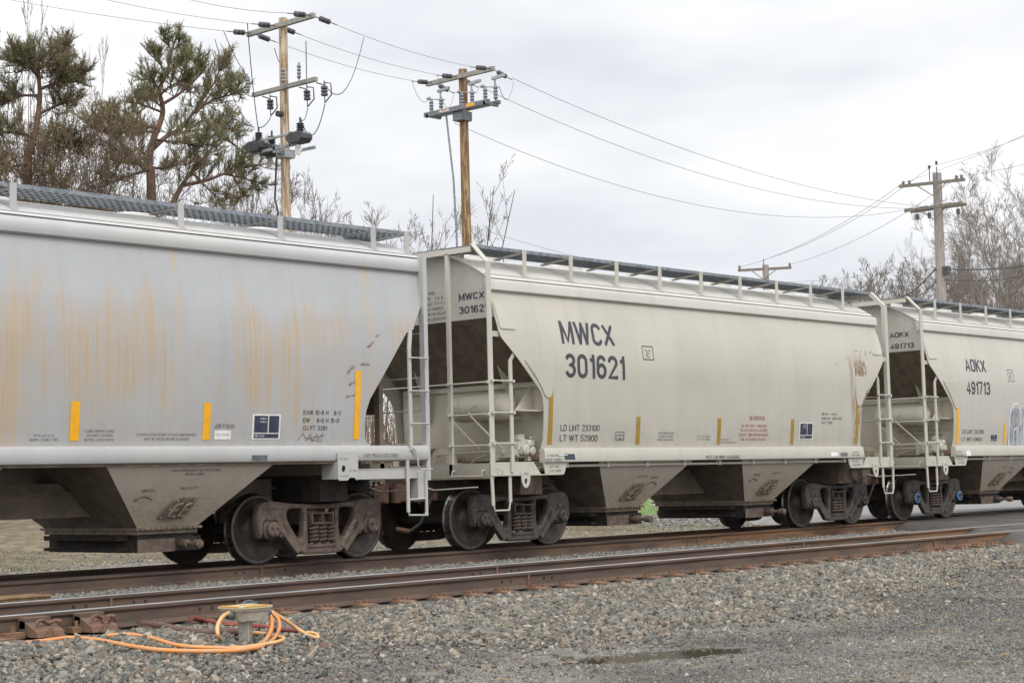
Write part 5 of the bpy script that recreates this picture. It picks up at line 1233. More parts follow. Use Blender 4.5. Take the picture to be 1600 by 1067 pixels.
def jump(mb, a, b, sag, r=.014, n=10): a, b = Vector(a), Vector(b); mb.tube([a.lerp(b, t)-Vector((0, 0, sag*4*t*(1-t))) for t in np.linspace(0, 1, n)], r, 4)
for y in PH1[:1]: jump(g, (-1.2, y, za-.12), (-.35, 1.25, zc+.5), .1); 
jump(g, (-1.25, .15, za-.12), (-.40, .75, zd+.57), .3); jump(g, (1.9, -1.42, za-.3), (.1, -1.62, zc-.1), .9); jump(g, (1.0, .15, za-.25), (.1, -.87, zc), .5); jump(g, (.75, 1.3, za-.3), (-.35, -.35, zc+.5), .1)
jump(g, (.1, -1.64, zc-.72), (-.38, -1.1, zd+.57), .7); jump(g, (.1, -.9, zc-.72), (-.38, -1.1, zd+.57), .2); jump(g, (.1, .76, zc-.72), (-.4, .75, zd+.57), .1); jump(g, (-.5, .8, zd+.57), (-4.2, 1.3, zc+.9), .35)
g.tube([(-.22, .15, zd-.4), (-.22, .25, zd-1.6), (-.22, .12, zd-2.0), (-.22, .12, 4)], .03, 6); g.cyl((-.2, 0, zof(445, 180, Y1)), .09, -.10, .10, 'X', 10)
g.build('jumper_wire', m_wireb, p1, recalc=False)
p2, x2, h2 = pole(Y2, (723, 109), (729, 378), 'dark brown wooden utility pole carrying a row of open switches, second from the left', m_p2, .15, .19)
za2, zc2 = zof(723, 121, Y2), zof(726, 172, Y2)
g = MB(); g.box(-.21, -.08, -1.62, 1.62, za2-.075, za2+.075); g.build('crossarm', m_arm, p2)
PH2 = (1.3, .1, -1.5)
for y in PH2:
    for s in (-1, 1): g = MB(); insul(g, (-.14+s*.07, y, za2), (-.14+s*1.05, y, za2-.10-(.12 if s > 0 else 0)), .085); g.build('dead_end_insulator', m_ins, p2, smooth=50)
m_swb = two('switch_base_grey', (.19, .20, .215), (.14, .15, .16), 8, .5, .3)
g = MB(); g.box(-.45, -.30, -1.55, 1.50, zc2-.10, zc2+.06); g.box(.12, .24, -1.55, 1.50, zc2-.02, zc2+.10); g.box(-.45, .24, 1.3, 1.4, zc2-.1, zc2); g.box(-.45, .24, -1.45, -1.35, zc2-.1, zc2); g.box(-.32, .2, -.22, .22, zc2-.42, zc2-.1); g.build('switch_base', m_swb, p2)
for y in (1.25, -.25, -1.35):
    for dy in (.16, -.32): g = MB(); g.lathe([(.03, 0)]+[(.085 if i % 2 else .055, .055*i+.03) for i in range(9)]+[(.03, .56)], (-.15, y+dy, zc2+.04), 'Z', 10); g.build('post_insulator', m_insg, p2, smooth=50)
    g = MB(); g.tube([(-.15, y+.30, zc2+.60), (-.15, y-.50, zc2+.46)], .022, 6); g.bar((-.15, y-.18, zc2+.80), (-.15, y-.72, zc2+.84), .10, .10); g.tube([(-.15, y-.3, zc2+.5), (-.15, y-.3, zc2+.8)], .035, 6); g.cyl((-.15, y+.28, zc2+.62), .06, -.06, .06, 'Y', 8); g.build('switch_blade', m_alu, p2)
g = MB(); g.box(-.455, -.45, .28, .72, zc2-.06, zc2+.04); g.build('warning_plate', m_white, p2); g = MB(); g.box(-.455, -.45, -.95, -.55, zc2-.07, zc2+.04); g.build('warning_plate', m_yel, p2)
g = MB(); g.box(-.458, -.455, .33, .66, zc2-.02, zc2+.02); g.build('warning_stripe', m_red, p2)
g = MB(); g.tube([(-.3, .55, zc2-.15), (-.25, .32, zc2-2.4), (-.22, .26, zc2-4.4), (-.22, .24, 3)], .035, 6); g.build('control_rod', m_galv, p2)
g = MB(); jump(g, (-1.2, 1.3, za2-.1), (-.15, 1.55, zc2+.6), .35, .011); jump(g, (1.0, -1.5, za2-.25), (-.15, -1.85, zc2+.47), .55, .014); jump(g, (.9, .1, za2-.25), (-.15, -.7, zc2+.5), .1, .012); jump(g, (-1.2, .1, za2-.1), (-.15, .1, zc2+.6), .2, .010); jump(g, (.9, 1.3, za2-.25), (-.1, .9, zc2+.5), .4, .012)
g.build('jumper_wire', m_wire, p2, recalc=False)
p3, x3, h3 = pole(Y3, (1464, 271), (1469, 480), 'grey weathered utility pole with two crossarms in front of the bare trees at the right', m_p3, .22, .25)
za3, zc3 = zof(1464, 288, Y3), zof(1465, 325, Y3)
rot3 = radians(-12)
g = MB(); g.bar((-.28-.35, 1.60, za3), (-.28+.35, -1.60, za3), .13, .15); g.build('crossarm', m_arm3, p3)
g = MB(); g.box(-.33, -.2, -1.55, 1.55, zc3-.07, zc3+.07); g.box(.2, .33, -1.5, 1.5, zc3-.07, zc3+.07); g.build('crossarm', m_arm3, p3)
for zz, dd in ((za3, .35), (zc3, 0)):
    for s in (-1, 1): g = MB(); g.bar((-.28-s*dd*.3, s*.75, zz-.05), (-.22, 0, zz-.62), .02, .05); g.build('arm_brace', m_arm3, p3)
for y in (1.4, 1.1, -1.2, -1.45): g = MB(); g.lathe([(.02, 0), (.09, .04), (.05, .08), (.09, .12), (.04, .20)], (-.28-y*.2, y, za3+.07), 'Z', 10); g.build('pin_insulator', m_insg, p3, smooth=50)
for y in (.1, -.1): g = MB(); g.tube([(-.1, y*2, h3-.4), (-.1, y*2, h3+.25)], .03, 6); g.lathe([(.02, 0), (.08, .04), (.05, .08), (.08, .12), (.03, .2)], (-.1, y*2, h3+.2+.15*(y < 0)), 'Z', 8); g.build('ridge_pin', m_ins, p3)
for y in (.9, .25, -1.3): g = MB(); insul(g, (-.25, y, zc3-.08), (-.25, y-.05, zc3-.75), .10); g.build('hanging_insulator', m_ins, p3, smooth=50)
for y in (1.25, .4, -.9):
    g = MB(); g.tube([(-.30, y-.12, zc3+.12), (-.30, y+.28, zc3+.10)], .045, 6); g.build('line_insulator', m_white, p3)
g = MB(); g.box(.05, .40, -.45, -.15, zof(1472, 426, Y3)-.16, zof(1472, 421, Y3)+.10); g.build('splice_box', m_blk, p3)
p4, x4, h4 = pole(Y4, (1196, 414), (1197, 470), 'farthest utility pole, only its crossarm showing above the middle wagon roof', m_p3, .19, .22)
za4 = zof(1196, 420.5, Y4); dx4, dy4 = 1.15, -1.15
g = MB(); g.bar((-dx4*.45-.25, -dy4*1.25, za4), (dx4*.9-.25, dy4*1.2, za4), .13, .15); g.build('crossarm', m_arm3, p4)
for s, xx, yy_ in ((-1, -dx4*.2, .7), (1, dx4*.4, -.7)): g = MB(); g.bar((xx-.2, yy_, za4-.05), (-.2, 0, za4-.65), .02, .05); g.build('arm_brace', m_arm3, p4)
for xx, yy_ in ((-dx4*.45-.2, 1.35), (dx4*.9-.3, -1.3)): g = MB(); g.lathe([(.02, 0), (.1, .05), (.05, .1), (.1, .15), (.04, .25)], (xx, yy_, za4+.07), 'Z', 8); g.build('pin_insulator', m_insg, p4)
g = MB(); g.tube([(-.1, 0, h4-.3), (-.1, 0, h4+.35)], .03, 6); g.build('ridge_pin', m_ins, p4)

def wire(label, a, b, sag, r=.012, mat=None, n=28, group='overhead power lines'):
    r *= .8
    a, b = Vector(a), Vector(b); g = MB()
    g.tube([a.lerp(b, t)-Vector((0, 0, sag*4*t*(1-t))) for t in np.linspace(0, 1, n)], r, 5)
    tag(g.build('power_line', mat or m_wire, recalc=False, smooth=80), label, 'power line', group)
for nm, dy, tgt in (('lowest', PH1[0], (50, 0)), ('middle', PH1[1], (195, 0)), ('highest', PH1[2], (325, 0))):
    st_ = Vector((x1-1.1, Y1+dy, za-.45-.1)); e_ = at(*tgt, Y1+dy); d_ = (e_-st_); e2 = st_+d_*1.6
    wire(f'{nm} of the three thin wires running left from the pole with black switchgear', e2, st_, .12, .011)
for nm, a_, b_ in (('lower', PH1[0], PH2[0]), ('middle', PH1[1], PH2[1]), ('upper', PH1[2], PH2[2])):
    wire(f'{nm} short wire between the tan pole and the dark brown pole', (x1+.8, Y1+a_, za-.55), (x2-1.15, Y2+b_, za2-.53), .12, .011)
E3 = [(-.3, Y3+1.55), (-.3, Y3+.9), (-.3, Y3+.3)]
for nm, b_, (ex, ey), sg, z0_ in (('lowest', PH2[0], E3[0], 1.5, zc2-.45-.15), ('middle', PH2[1], E3[1], 1.1, za2-.6), ('highest', PH2[2], E3[2], .8, za2-.6)):
    wire(f'{nm} long wire sagging from the dark brown pole to the grey pole at the right', (x2+.9, Y2+b_, z0_), (x3+ex, ey, zc3-.42), sg, .014)
wire('thin low wire from the dark brown pole running right behind the wagon roofs', (x2+.15, Y2, zof(736, 352, Y2)-.45), (x3, Y3, zof(1466, 402, Y3)-.45), 1.6, .011)
P4e = [(-dx4*.45-.2, 1.35, .2), (-.1, 0, .5), (dx4*.9-.3, -1.3, .2)]; P3e = [(-.5, 1.4, za3+.2), (-.1, .1, h3+.3), (0, -1.35, za3+.2)]
far_ = [at(1760, 132, 6), at(1760, 142, 6), at(1760, 205, 6)]
for nm, a_, b_, f_ in zip(('left', 'middle', 'right'), P4e, P3e, far_):
    wire(f'{nm} wire from the farthest pole up to the grey pole', (x4+a_[0], Y4+a_[1], (za4 if nm != 'middle' else h4-.2)+a_[2]-.45), (x3+b_[0], Y3+b_[1], b_[2]-.45), .55, .017)
    wire({'left': 'upper wire rising from the grey pole out of the photo at the right', 'middle': 'second wire rising from the grey pole out of the photo at the right', 'right': 'lowest thin wire rising from the grey pole across the bare trees'}[nm], (x3+b_[0], Y3+b_[1], b_[2]-.45), f_, .25, .014)
wire('thick black cable from the grey pole out of the photo at the right', (x3+.2, Y3-.2, zof(1472, 421, Y3)-.45), at(1700, 396, 9), .25, .04, m_wireb)
wire('thinner black cable below the thick one at the right', (x3+.2, Y3-.2, zof(1472, 438, Y3)-.45), at(1700, 404, 9), .35, .025, m_wireb)
wire('thick black cable dropping left from the grey pole behind the wagons', (x3-.1, Y3+.1, zof(1466, 420, Y3)-.45), at(1385, 476, 30), .3, .045, m_wireb)
wire('thinner black cable dropping left from the grey pole behind the wagons', (x3-.1, Y3+.1, zof(1466, 440, Y3)-.45), at(1400, 478, 32), .2, .028, m_wireb)
wire('thin cable from the pine top down to the black switchgear', at(336, 62, Y1+1.3), (x1-.5, Y1+.9, zd+.2), .5, .014, m_wireb)

# ------------------------------------------------------------------ trees
m_bark = two('bark_grey_brown', (.13, .105, .085), (.085, .068, .056), 6, .95, bump=.01, vs=(2, 2, .5)); m_twig = two('twig_brown', (.15, .105, .075), (.105, .075, .055), 2, .9)
m_twigl = two('pale_twig', (.205, .17, .145), (.14, .115, .10), 2, .9); m_barkp = two('pine_bark', (.17, .095, .062), (.10, .065, .05), 5, .95, vs=(2, 2, .6), bump=.01)
m_bud = two('spring_buds', (.20, .18, .05), (.17, .12, .06), 1.5, .8)
def needle_mat(name, a, b, c):
    k = NT(name, .75, 0, .3); k.col(k.mix(k.ramp(k.noise(.9, 4, .6), .36, .62), k.mix(k.ramp(k.noise(7, 3, .6), .35, .65), a, b), c))
    k.b.inputs['Subsurface Weight'].default_value = 0.; return k.m
m_needle = needle_mat('pine_needles', (.15, .185, .075), (.22, .25, .11), (.25, .225, .11)); m_needle2 = needle_mat('pine_needles_bronze', (.13, .15, .07), (.18, .185, .085), (.21, .175, .10))
def rv(r): v = Vector((r.gauss(0, 1), r.gauss(0, 1), r.gauss(0, 1))); return v.normalized()
class Tree:
    def __init__(s, seed): s.r = random.Random(seed); s.tr = MB(); s.cr = MB(); s.lf = MB(); s.tips = []
    def limb(s, p, d, ln, r, lev, maxlev, up=.15, wob=.25, kids=(4, 7), ang=(.5, 1.0), ratio=.6, minr=.004):
        R = s.r; n = 5 if lev < 2 else 4 if lev < maxlev else 3; pts = [p]; rad = [r]; q = p; dd = d
        for i in range(n):
            dd = (dd+rv(R)*wob+Vector((0, 0, up))).normalized(); q = q+dd*(ln/n); pts.append(q); rad.append(max(minr*.7, r*(1-(i+1)/n*(.78 if lev < maxlev else .85))))
        (s.tr if lev < 2 else s.cr).tube(pts, rad, 7 if lev == 0 else 5 if lev < 2 else 3, cap=False)
        if lev >= maxlev: s.tips.append((pts[-1], dd)); s.tips.append((pts[-2], dd)); return
        k = R.randint(*kids)
        for i in range(k):
            t = R.uniform(.25 if lev else .30, 1.0); j = min(int(t*n), n-1); f = t*n-j; b = pts[j].lerp(pts[j+1], f)
            ax = (pts[j+1]-pts[j]).normalized(); pr = ax.cross(rv(R)).normalized(); a = R.uniform(*ang)
            nd = (ax*cos(a)+pr*sin(a)).normalized(); s.limb(b, nd, ln*ratio*R.uniform(.65, 1.15)*(1.15-.5*t), max(minr, rad[j]*.55), lev+1, maxlev, up, wob, kids, ang, ratio, minr)
    def needles(s, tips, n=12, ln=.12, w=.014, spread=.9):
        R = s.r
        for p, d in tips:
            for _ in range(n):
                v = (d*.9+rv(R)*spread).normalized(); o = p+v*R.uniform(0, .02)-d*R.uniform(0, .18); e = o+v*ln*R.uniform(.7, 1.2); sd = v.cross(rv(R)).normalized()*w*.5
                s.lf.add([o-sd, o+sd, e+sd*.3, e-sd*.3], [(0, 1, 2, 3)])
    def buds(s, tips, n=2, size=.03):
        R = s.r
        for p, d in tips:
            for _ in range(n):
                o = p+rv(R)*.08; a = rv(R)*size; b = rv(R)*size; s.lf.add([o, o+a, o+a+b, o+b], [(0, 1, 2, 3)])
    def finish(s, name, label, cat, loc, bark, twig, leaf=None, leafname='foliage', group=None):
        t = thing(name, label, cat, loc, group); s.tr.build('trunk', bark, t, smooth=60, recalc=False); s.cr.build('crown', twig, t, recalc=False)
        if leaf and s.lf.v: s.lf.build(leafname, leaf, t, recalc=False)
        return t
# --- pine standing out against the sky
def pine(label, Y, main, limbs, seed, leaf, dens=1.0, name='pine_tree'):
    T = Tree(seed); b0 = at(*main[0][:2], Y); base = Vector((b0.x, Y, -.42))
    W = lambda a, b, dy=0: at(a, b, Y+dy)-base
    tp = [Vector((0, 0, 0))]+[W(a, b) for a, b, _ in main]; tr = [main[0][2]*1.2]+[q for _, _, q in main]
    pts = smooth_pts(tp, 4); rr_ = np.interp(np.linspace(0, len(tp)-1, len(pts)), range(len(tp)), tr).tolist(); T.tr.tube(pts, rr_, 9)
    R = T.r
    allL = []
    for lp, r0, den, ln in limbs:
        P_ = smooth_pts([W(a, b, c) for a, b, c in lp], 5); T.tr.tube(P_, [r0*(1-.75*i/(len(P_)-1))+.006 for i in range(len(P_))], 6); allL.append((P_, r0, den, ln))
    for P_, r0, den, ln in allL:
        L_ = len(P_)-1; k = int(den*dens*.88)
        for i in range(k):
            t = R.uniform(.12, 1)**.8*L_; j = min(int(t), L_-1); b = P_[j].lerp(P_[j+1], t-j); ax = (P_[j+1]-P_[j]).normalized()
            nd = (ax*R.uniform(.4, 1.0)+rv(R)*.75+Vector((0, 0, .12))).normalized(); l2 = ln*R.uniform(.6, 1.75)*(1.3-.65*t/L_)
            q = [b]; dd = nd
            for _ in range(4): dd = (dd+rv(R)*.20+Vector((0, 0, .13))).normalized(); q.append(q[-1]+dd*l2/4)
            T.cr.tube(q, [.020, .015, .011, .008, .005], 3, cap=False)
            for m in range(12):
                t2 = R.uniform(.25, 1)*4; j2 = min(int(t2), 3); c = q[j2].lerp(q[j2+1], t2-j2); d3 = ((q[j2+1]-q[j2]).normalized()*.7+rv(R)*.7+Vector((0, 0, .25))).normalized(); l3 = R.uniform(.14, .30)
                T.cr.tube([c, c+d3*l3*.5, c+(d3+Vector((0, 0, .12)))*l3], [.009, .007, .004], 3, cap=False)
                T.tips.append((c+d3*l3*.6, d3)); T.tips.append((c+(d3+Vector((0, 0, .12)))*l3, d3))
            T.tips.append((q[-1], dd))
    tips = [q for q in T.tips if R.random() < .85]
    T.needles(tips, 10, .062, .011, .7); return T.finish(name, label, 'tree', base, m_barkp, m_twig, leaf, 'needles')
pine('tall open pine with twisted red-brown limbs against the white sky behind the left wagon', 24.,
 [(237, 312, .14), (231, 266, .13), (238, 223, .105), (252, 186, .085), (254, 167, .075), (249, 139, .06), (260, 117, .05), (269, 77, .035), (279, 50, .02)],
 [([(230, 266, 0), (200, 240, -.2), (182, 215, -.5), (160, 205, -.8), (142, 200, -1)], .075, 30, .75),
  ([(231, 266, 0), (190, 279, .3), (160, 292, .5)], .05, 14, .6), ([(236, 235, 0), (262, 212, .3), (285, 198, .6), (310, 165, .9), (335, 130, 1.1)], .075, 40, .8),
  ([(233, 262, 0), (262, 262, .3), (290, 250, .6)], .045, 14, .6), ([(270, 318, -.3), (283, 292, -.4), (303, 262, -.7), (310, 244, -.9)], .085, 26, .7),
  ([(285, 290, -.4), (320, 283, -.6), (350, 272, -.8), (385, 262, -.9), (428, 254, -1)], .06, 38, .65), ([(303, 262, -.7), (325, 240, -.7), (345, 215, -.5), (365, 190, -.3)], .05, 34, .75),
  ([(254, 163, 0), (280, 147, .3), (300, 130, .5), (318, 112, .6)], .05, 34, .65), ([(300, 178, .8), (330, 158, .5), (355, 150, .2), (372, 145, 0)], .045, 30, .65),
  ([(335, 130, 1.1), (342, 112, 1), (350, 100, 1)], .03, 20, .5), ([(252, 175, 0), (225, 165, -.3), (212, 160, -.5)], .035, 26, .5), ([(250, 139, 0), (238, 128, -.2), (232, 118, -.3)], .03, 20, .45),
  ([(260, 117, 0), (250, 100, .2), (243, 88, .3)], .028, 22, .42), ([(262, 112, 0), (282, 98, .2), (298, 92, .4), (312, 95, .5)], .028, 24, .45), ([(268, 85, 0), (262, 66, -.1), (256, 54, -.1)], .02, 11, .22), ([(269, 80, 0), (278, 70, 0), (281, 52, 0)], .02, 12, .20),
  ([(245, 200, 0), (215, 195, -.6), (190, 190, -.9), (170, 188, -1)], .045, 40, .6), ([(360, 268, -.8), (372, 290, -1), (380, 308, -1)], .03, 16, .5), ([(300, 270, -.7), (330, 300, -.9), (350, 318, -1)], .03, 18, .55),
  ([(345, 215, -.5), (360, 222, -.4), (380, 238, -.3), (396, 244, -.3)], .035, 26, .5),
  ([(250, 150, 0), (262, 138, -.4), (280, 128, -.7), (296, 120, -.9)], .03, 22, .45), ([(254, 170, 0), (242, 158, .5), (228, 148, .8)], .03, 20, .45), ([(244, 208, 0), (225, 205, .6), (205, 200, 1.)], .035, 26, .5),
  ([(240, 218, 0), (270, 222, -.8), (300, 225, -1.2), (325, 222, -1.4)], .04, 30, .55), ([(262, 212, .3), (300, 205, .2), (340, 200, 0), (370, 205, -.2)], .04, 32, .55), ([(258, 122, 0), (270, 108, -.4), (285, 100, -.7)], .022, 18, .38),
  ([(335, 130, 1.1), (352, 138, .8), (366, 128, .6)], .03, 20, .42), ([(350, 272, -.8), (385, 280, -.4), (415, 288, 0)], .03, 22, .5), ([(232, 245, 0), (210, 252, .8), (185, 250, 1.3)], .035, 24, .5)], 11, m_needle)
pine('flat-topped pine with bronze green needles among brown brush at the far left', 25.,
 [(42, 290, .12), (48, 240, .10), (58, 190, .085), (62, 150, .07), (60, 110, .05), (62, 80, .03)],
 [([(60, 120, 0), (40, 100, -.3), (22, 92, -.5)], .045, 52, .55), ([(60, 110, 0), (85, 88, .2), (100, 78, .4)], .045, 48, .5), ([(61, 140, 0), (95, 128, -.4), (128, 122, -.6)], .05, 56, .55),
  ([(61, 150, 0), (30, 150, .4), (8, 158, .6)], .045, 36, .6), ([(58, 180, 0), (90, 165, .4), (118, 158, .7)], .045, 30, .6), ([(52, 215, 0), (20, 205, -.5), (-8, 212, -.8)], .045, 34, .6),
  ([(50, 225, 0), (85, 222, -.5), (115, 225, -.9)], .04, 34, .6), ([(62, 95, 0), (45, 88, 0), (30, 104, 0)], .03, 36, .4), ([(62, 90, 0), (75, 104, -.3), (92, 112, -.5)], .03, 40, .45), ([(45, 255, 0), (10, 262, -.6), (-20, 260, -.9)], .04, 24, .6)], 12, m_needle2)

# --- leafless trees; prototypes first, then copies
def bare(seed, H, rad, lev=4, kids=(4, 6), up=.13, wob=.16, ang=(.4, .85), ratio=.60, stems=1, spread=.1, bud=0, minr=.0065):
    T = Tree(seed); R = T.r
    for i in range(stems):
        d = Vector((R.gauss(0, spread), R.gauss(0, spread), 1)).normalized(); T.limb(Vector((R.uniform(-.3, .3)*(stems > 1), R.uniform(-.3, .3)*(stems > 1), 0)), d, H*R.uniform(.75, 1), rad, 0, lev, up, wob, kids, ang, ratio, minr)
    if bud: T.buds(T.tips, bud, .028)
    return T
GB = 'leafless trees behind the wagons'
HT = {}
def bare(seed, H, rad, lev=4, kids=(4, 6), up=.13, wob=.16, ang=(.4, .85), ratio=.60, stems=1, spread=.1, bud=0, minr=.0065, mats=None):
    T = Tree(seed); R = T.r
    for i in range(stems):
        d = Vector((R.gauss(0, spread), R.gauss(0, spread), 1)).normalized(); T.limb(Vector((R.uniform(-.3, .3)*(stems > 1), R.uniform(-.3, .3)*(stems > 1), 0)), d, H*R.uniform(.75, 1), rad*R.uniform(.7, 1), 0, lev, up, wob, kids, ang, ratio, minr)
    if bud: T.buds(T.tips, bud, .028)
    h = max(v[2] for v in T.cr.v); o = T.finish('bare_tree', 'x', 'tree', (0, 0, 0), mats[0], mats[1], m_bud if bud else None, 'buds'); HT[o] = h; return o
def place(proto, spots, labels, group=GB, used=[]):
    """spots: photo x, photo y of the crown's top, distance plane y, width factor, turn"""
    for i, ((px_, py_, Y_, w_, r_), lab) in enumerate(zip(spots, labels)):
        o = proto if proto not in used else copy_tree(proto)
        used.append(proto); q = at(px_, py_, Y_); k_ = (q.z+.45)/HT[proto]
        o.location = (q.x, Y_, -.45); o.scale = (k_*w_, k_*w_, k_); o.rotation_euler.z = r_; o['label'] = lab; o['group'] = group
BR = (m_bark, m_twig)
bushA = bare(21, 9, .10, 5, (4, 5), .08, .14, (.35, .85), .64, 3, .20, 1, .0065, BR)
bushB = bare(22, 9, .11, 5, (4, 5), .04, .18, (.4, 1.0), .64, 3, .24, 1, .0065, BR)
place(bushA, [(-20, 120, 23, 1.0, 0), (75, 165, 22, 1.0, 2), (160, 160, 24, .85, 4.1), (130, 130, 29, .95, 1.1)], ['dense brown budding tree at the left edge of the photo', 'dense brown budding tree in front of the flat-topped pine', 'brown budding tree left of the tall pine', 'budding tree between the two pines, farther back'])
place(bushB, [(20, 110, 27, 1.0, .5), (120, 165, 23, .9, 3.3), (205, 240, 26, .9, 5), (335, 262, 29, .8, 1.9), (40, 245, 21.5, 1.0, 4.4)], ['tangled brown tree behind the flat-topped pine', 'tangled brown tree right of the flat-topped pine', 'low brown tree at the foot of the tall pine', 'low brown tree right of the tall pine', 'lowest tangled brown tree at the left edge, right over the wagon roof'])
whip = bare(31, 14, .05, 3, (5, 8), .35, .06, (.25, .6), .34, 4, .09, 0, .0075, (m_bark, m_twig))
whip2 = bare(32, 14, .05, 3, (4, 7), .30, .08, (.25, .6), .38, 3, .12, 0, .0075, (m_bark, m_twig))
place(whip, [(8, 0, 26, .9, 0), (95, 40, 28, .8, 3.), (395, 165, 27, .7, 1.)], ['slim upright bare stems at the very left edge', 'slim upright bare stems right of the flat-topped pine', 'slim upright bare stems just left of the tan utility pole'])
place(whip2, [(52, -25, 27, .9, 1.2), (150, 62, 27, .8, 4.4), (345, 80, 29, .6, 4.4)], ['slim upright bare stems rising above the flat-topped pine', 'shorter upright bare stems between the pines', 'slim upright bare stems behind the right side of the tall pine'])
mid = bare(41, 9.0, .06, 5, (3, 4), .05, .10, (.35, .8), .66, 2, .14, 0, .0075, BR)
mid2 = bare(42, 9.0, .055, 5, (3, 4), .04, .11, (.35, .85), .66, 2, .20, 0, .0075, BR)
place(mid, [(488, 255, 26, .75, 0), (420, 275, 28, .9, 4.), (690, 312, 30, .75, 3.1), (598, 318, 31, .8, 1.2)], ['bare tree just right of the tan utility pole', 'small bare crown showing left of the tan utility pole', 'bare tree just left of the dark brown utility pole', 'low bare tree right of the one over the end of the left wagon'])
place(mid2, [(548, 262, 27, .75, 2.1), (578, 300, 30, .8, 5.2), (660, 330, 27, .7, .9), (640, 355, 22, .9, 2.)], ['bare tree halfway between the two nearer utility poles', 'low bare tree over the end of the left wagon', 'low bare tree left of the dark brown utility pole, nearer the left wagon', 'lowest bare tree over the coupling of the first two wagons'])
lean = Tree(51)
for p_, d_, l_ in (((0, 0, 0), (.42, 0, 1), 13.6), ((.6, 0, 0), (.30, 0, 1), 13.2), ((-.6, 0, 0), (.10, 0, 1), 12.3)): lean.limb(Vector(p_), Vector(d_).normalized(), l_, .06, 0, 3, .04, .03, (7, 9), (.3, .7), .22, .007)
lean = lean.finish('bare_tree', 'leaning bare sapling right of the dark brown utility pole', 'tree', (0, 0, 0), m_bark, m_twig); q = at(772, 380, 26); lean.location = (q.x-3.4, 26, -.45); lean['group'] = GB
PL = (m_twigl, m_twigl)
tall = bare(61, 14, .15, 5, (4, 6), .05, .10, (.3, .75), .60, 1, .05, 0, .0075, PL)
tall2 = bare(62, 14, .12, 5, (4, 5), .06, .10, (.3, .7), .60, 2, .10, 0, .0075, (m_bark, m_twigl))
place(tall, [(1560, 238, 34, .8, 0), (1618, 225, 30, .8, 2.2), (1535, 300, 44, .9, 4.4), (1590, 280, 46, .9, 1)], ['tallest grey bare tree right of the grey utility pole', 'tall bare tree cut by the right edge of the photo', 'bare tree behind the grey utility pole, to its right', 'tall pale bare tree in the second row at the right edge'])
place(tall2, [(1512, 300, 38, .8, 0), (1436, 350, 46, .7, 1.7), (1570, 330, 52, .9, 3.1), (1545, 370, 30, .9, 5.), (1603, 330, 38, .8, 2.6), (1482, 345, 50, .8, .6), (1645, 300, 44, .9, 4.1)], ['forked bare tree just right of the grey utility pole', 'thin bare tree just left of the grey utility pole', 'pale bare tree far back at the right', 'low forked bare tree over the right wagon', 'forked bare tree near the right edge of the photo', 'bare tree directly behind the grey utility pole', 'bare tree just beyond the right edge'])
farb = bare(71, 9.5, .12, 5, (4, 5), .06, .12, (.3, .8), .62, 3, .22, 0, .011, PL)
place(farb, [(1345, 400, 62, .7, 0), (1378, 418, 66, .7, 1), (1410, 405, 60, .7, 2), (1305, 432, 70, .6, 3), (1450, 400, 58, .8, 4), (1500, 395, 56, .8, 5), (1545, 390, 54, .8, .5), (1590, 390, 52, .8, 1.5)],
      ['round bare tree left of the right-hand thicket', 'round bare tree above the end of the middle wagon', 'bare tree above the gap between the cream wagons', 'low farthest bare tree, leftmost of the far row', 'bare tree in the far row behind the grey utility pole', 'bare tree low in the far row right of the grey pole', 'bare tree low in the far row over the right wagon', 'bare tree low in the far row at the right edge'])

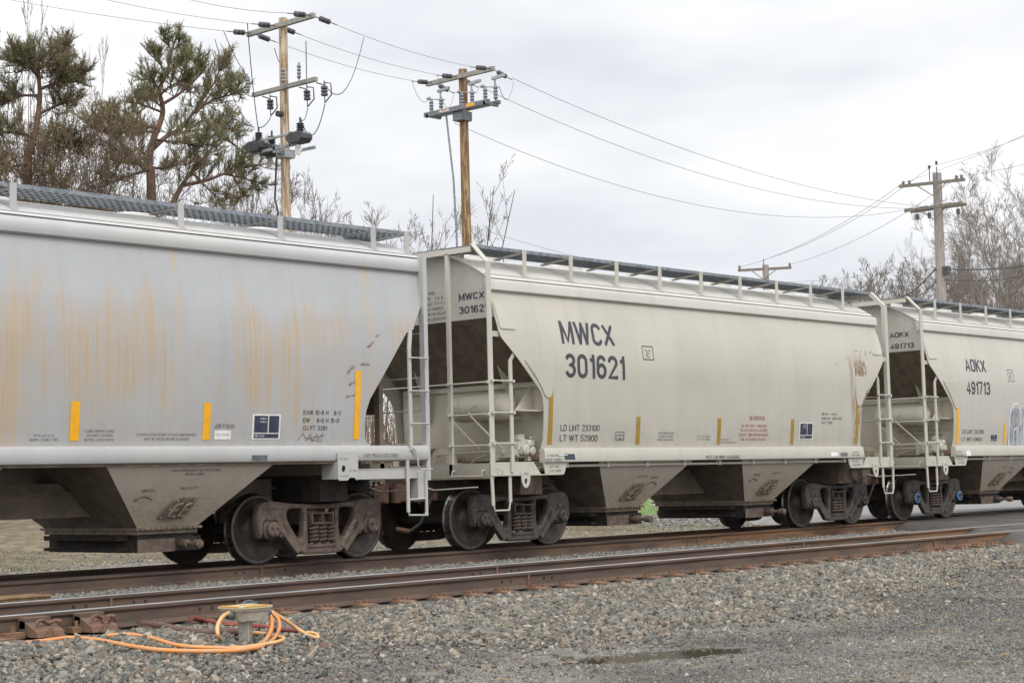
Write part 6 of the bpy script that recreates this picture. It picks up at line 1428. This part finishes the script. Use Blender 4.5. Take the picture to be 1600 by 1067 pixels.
# ------------------------------------------------------------------ low growth beyond the track
m_grass = two('grass_mixed', (.22, .175, .10), (.10, .125, .04), .8, .9, lo=.50, hi=.66); m_lawn = two('lawn_blades', (.10, .17, .035), (.15, .22, .055), 1.2, .9)
def blades(name, P, h, wd, mat, label):
    n = len(P); a = rng.uniform(0, 2*pi, n); le = rng.uniform(0, .5, n)*h; hh = h*rng.uniform(.5, 1.2, n); b = rng.uniform(0, 2*pi, n)
    u = np.stack([np.cos(a), np.sin(a), 0*a], 1)*wd/2; t = P+np.stack([np.cos(b)*le, np.sin(b)*le, hh], 1)
    V = np.stack([P-u, P+u, t], 1).reshape(-1, 3); me = bpy.data.meshes.new(name); me.from_pydata(V.tolist(), [], (np.arange(n)[:, None]*3+np.arange(3)).tolist()); me.materials.append(mat)
    tag(link(name, me), label, 'grass', kind='stuff')
cl = rng.uniform(-10, 40, (260, 2)); cl[:, 1] = rng.uniform(4.5, 16, 260)
P = scatter(-10, 26, 7.5, 17, 220, vis); near_ = np.min(np.hypot(P[:, None, 0]-cl[None, :, 0], P[:, None, 1]-cl[None, :, 1]), 1) < .55
blades('grass', P[::4], .025, .012, m_grass, 'short dry grass and weeds on the ground behind the train'); blades('grass', P[near_], .06, .012, m_grass, 'tufts of yellow-green grass behind the train')
P = scatter(30, 95, 23.5, 60, 9, vis); blades('lawn', P, .10, .05, m_lawn, 'bright green lawn seen under the middle wagon')
m_brush = two('brush_dry', (.20, .14, .09), (.13, .09, .06), 1.5, .95)
br = Tree(81)
for i in range(120):
    q = Vector((br.r.uniform(-2, 2), br.r.uniform(-.8, .8), 0)); br.limb(q, Vector((br.r.gauss(0, .3), br.r.gauss(0, .3), 1)).normalized(), br.r.uniform(1.6, 3.0), .016, 1, 2, .1, .2, (4, 7), (.3, .9), .45, .006)
brush = br.finish('dry_bush', 'x', 'bush', (0, 0, 0), m_brush, m_brush); HT[brush] = max(v[2] for v in br.cr.v)
place(brush, [(-60, 668, 30, 1.2, 0), (420, 670, 18, 1.2, .4), (560, 560, 17, .7, .2), (625, 540, 17.5, .7, .1), (690, 600, 19, .8, 3.1), (860, 640, 22, 1.0, .2)], ['dry brown bush behind the left wagon', 'dry bush seen under the left wagon beside its bogie', 'dry bush behind the sloping end of the left wagon', 'dry brown bush seen through the gap between the first two wagons', 'dry bush behind the near end of the middle wagon', 'dry bush behind the middle wagon'], 'dry bushes behind the train')
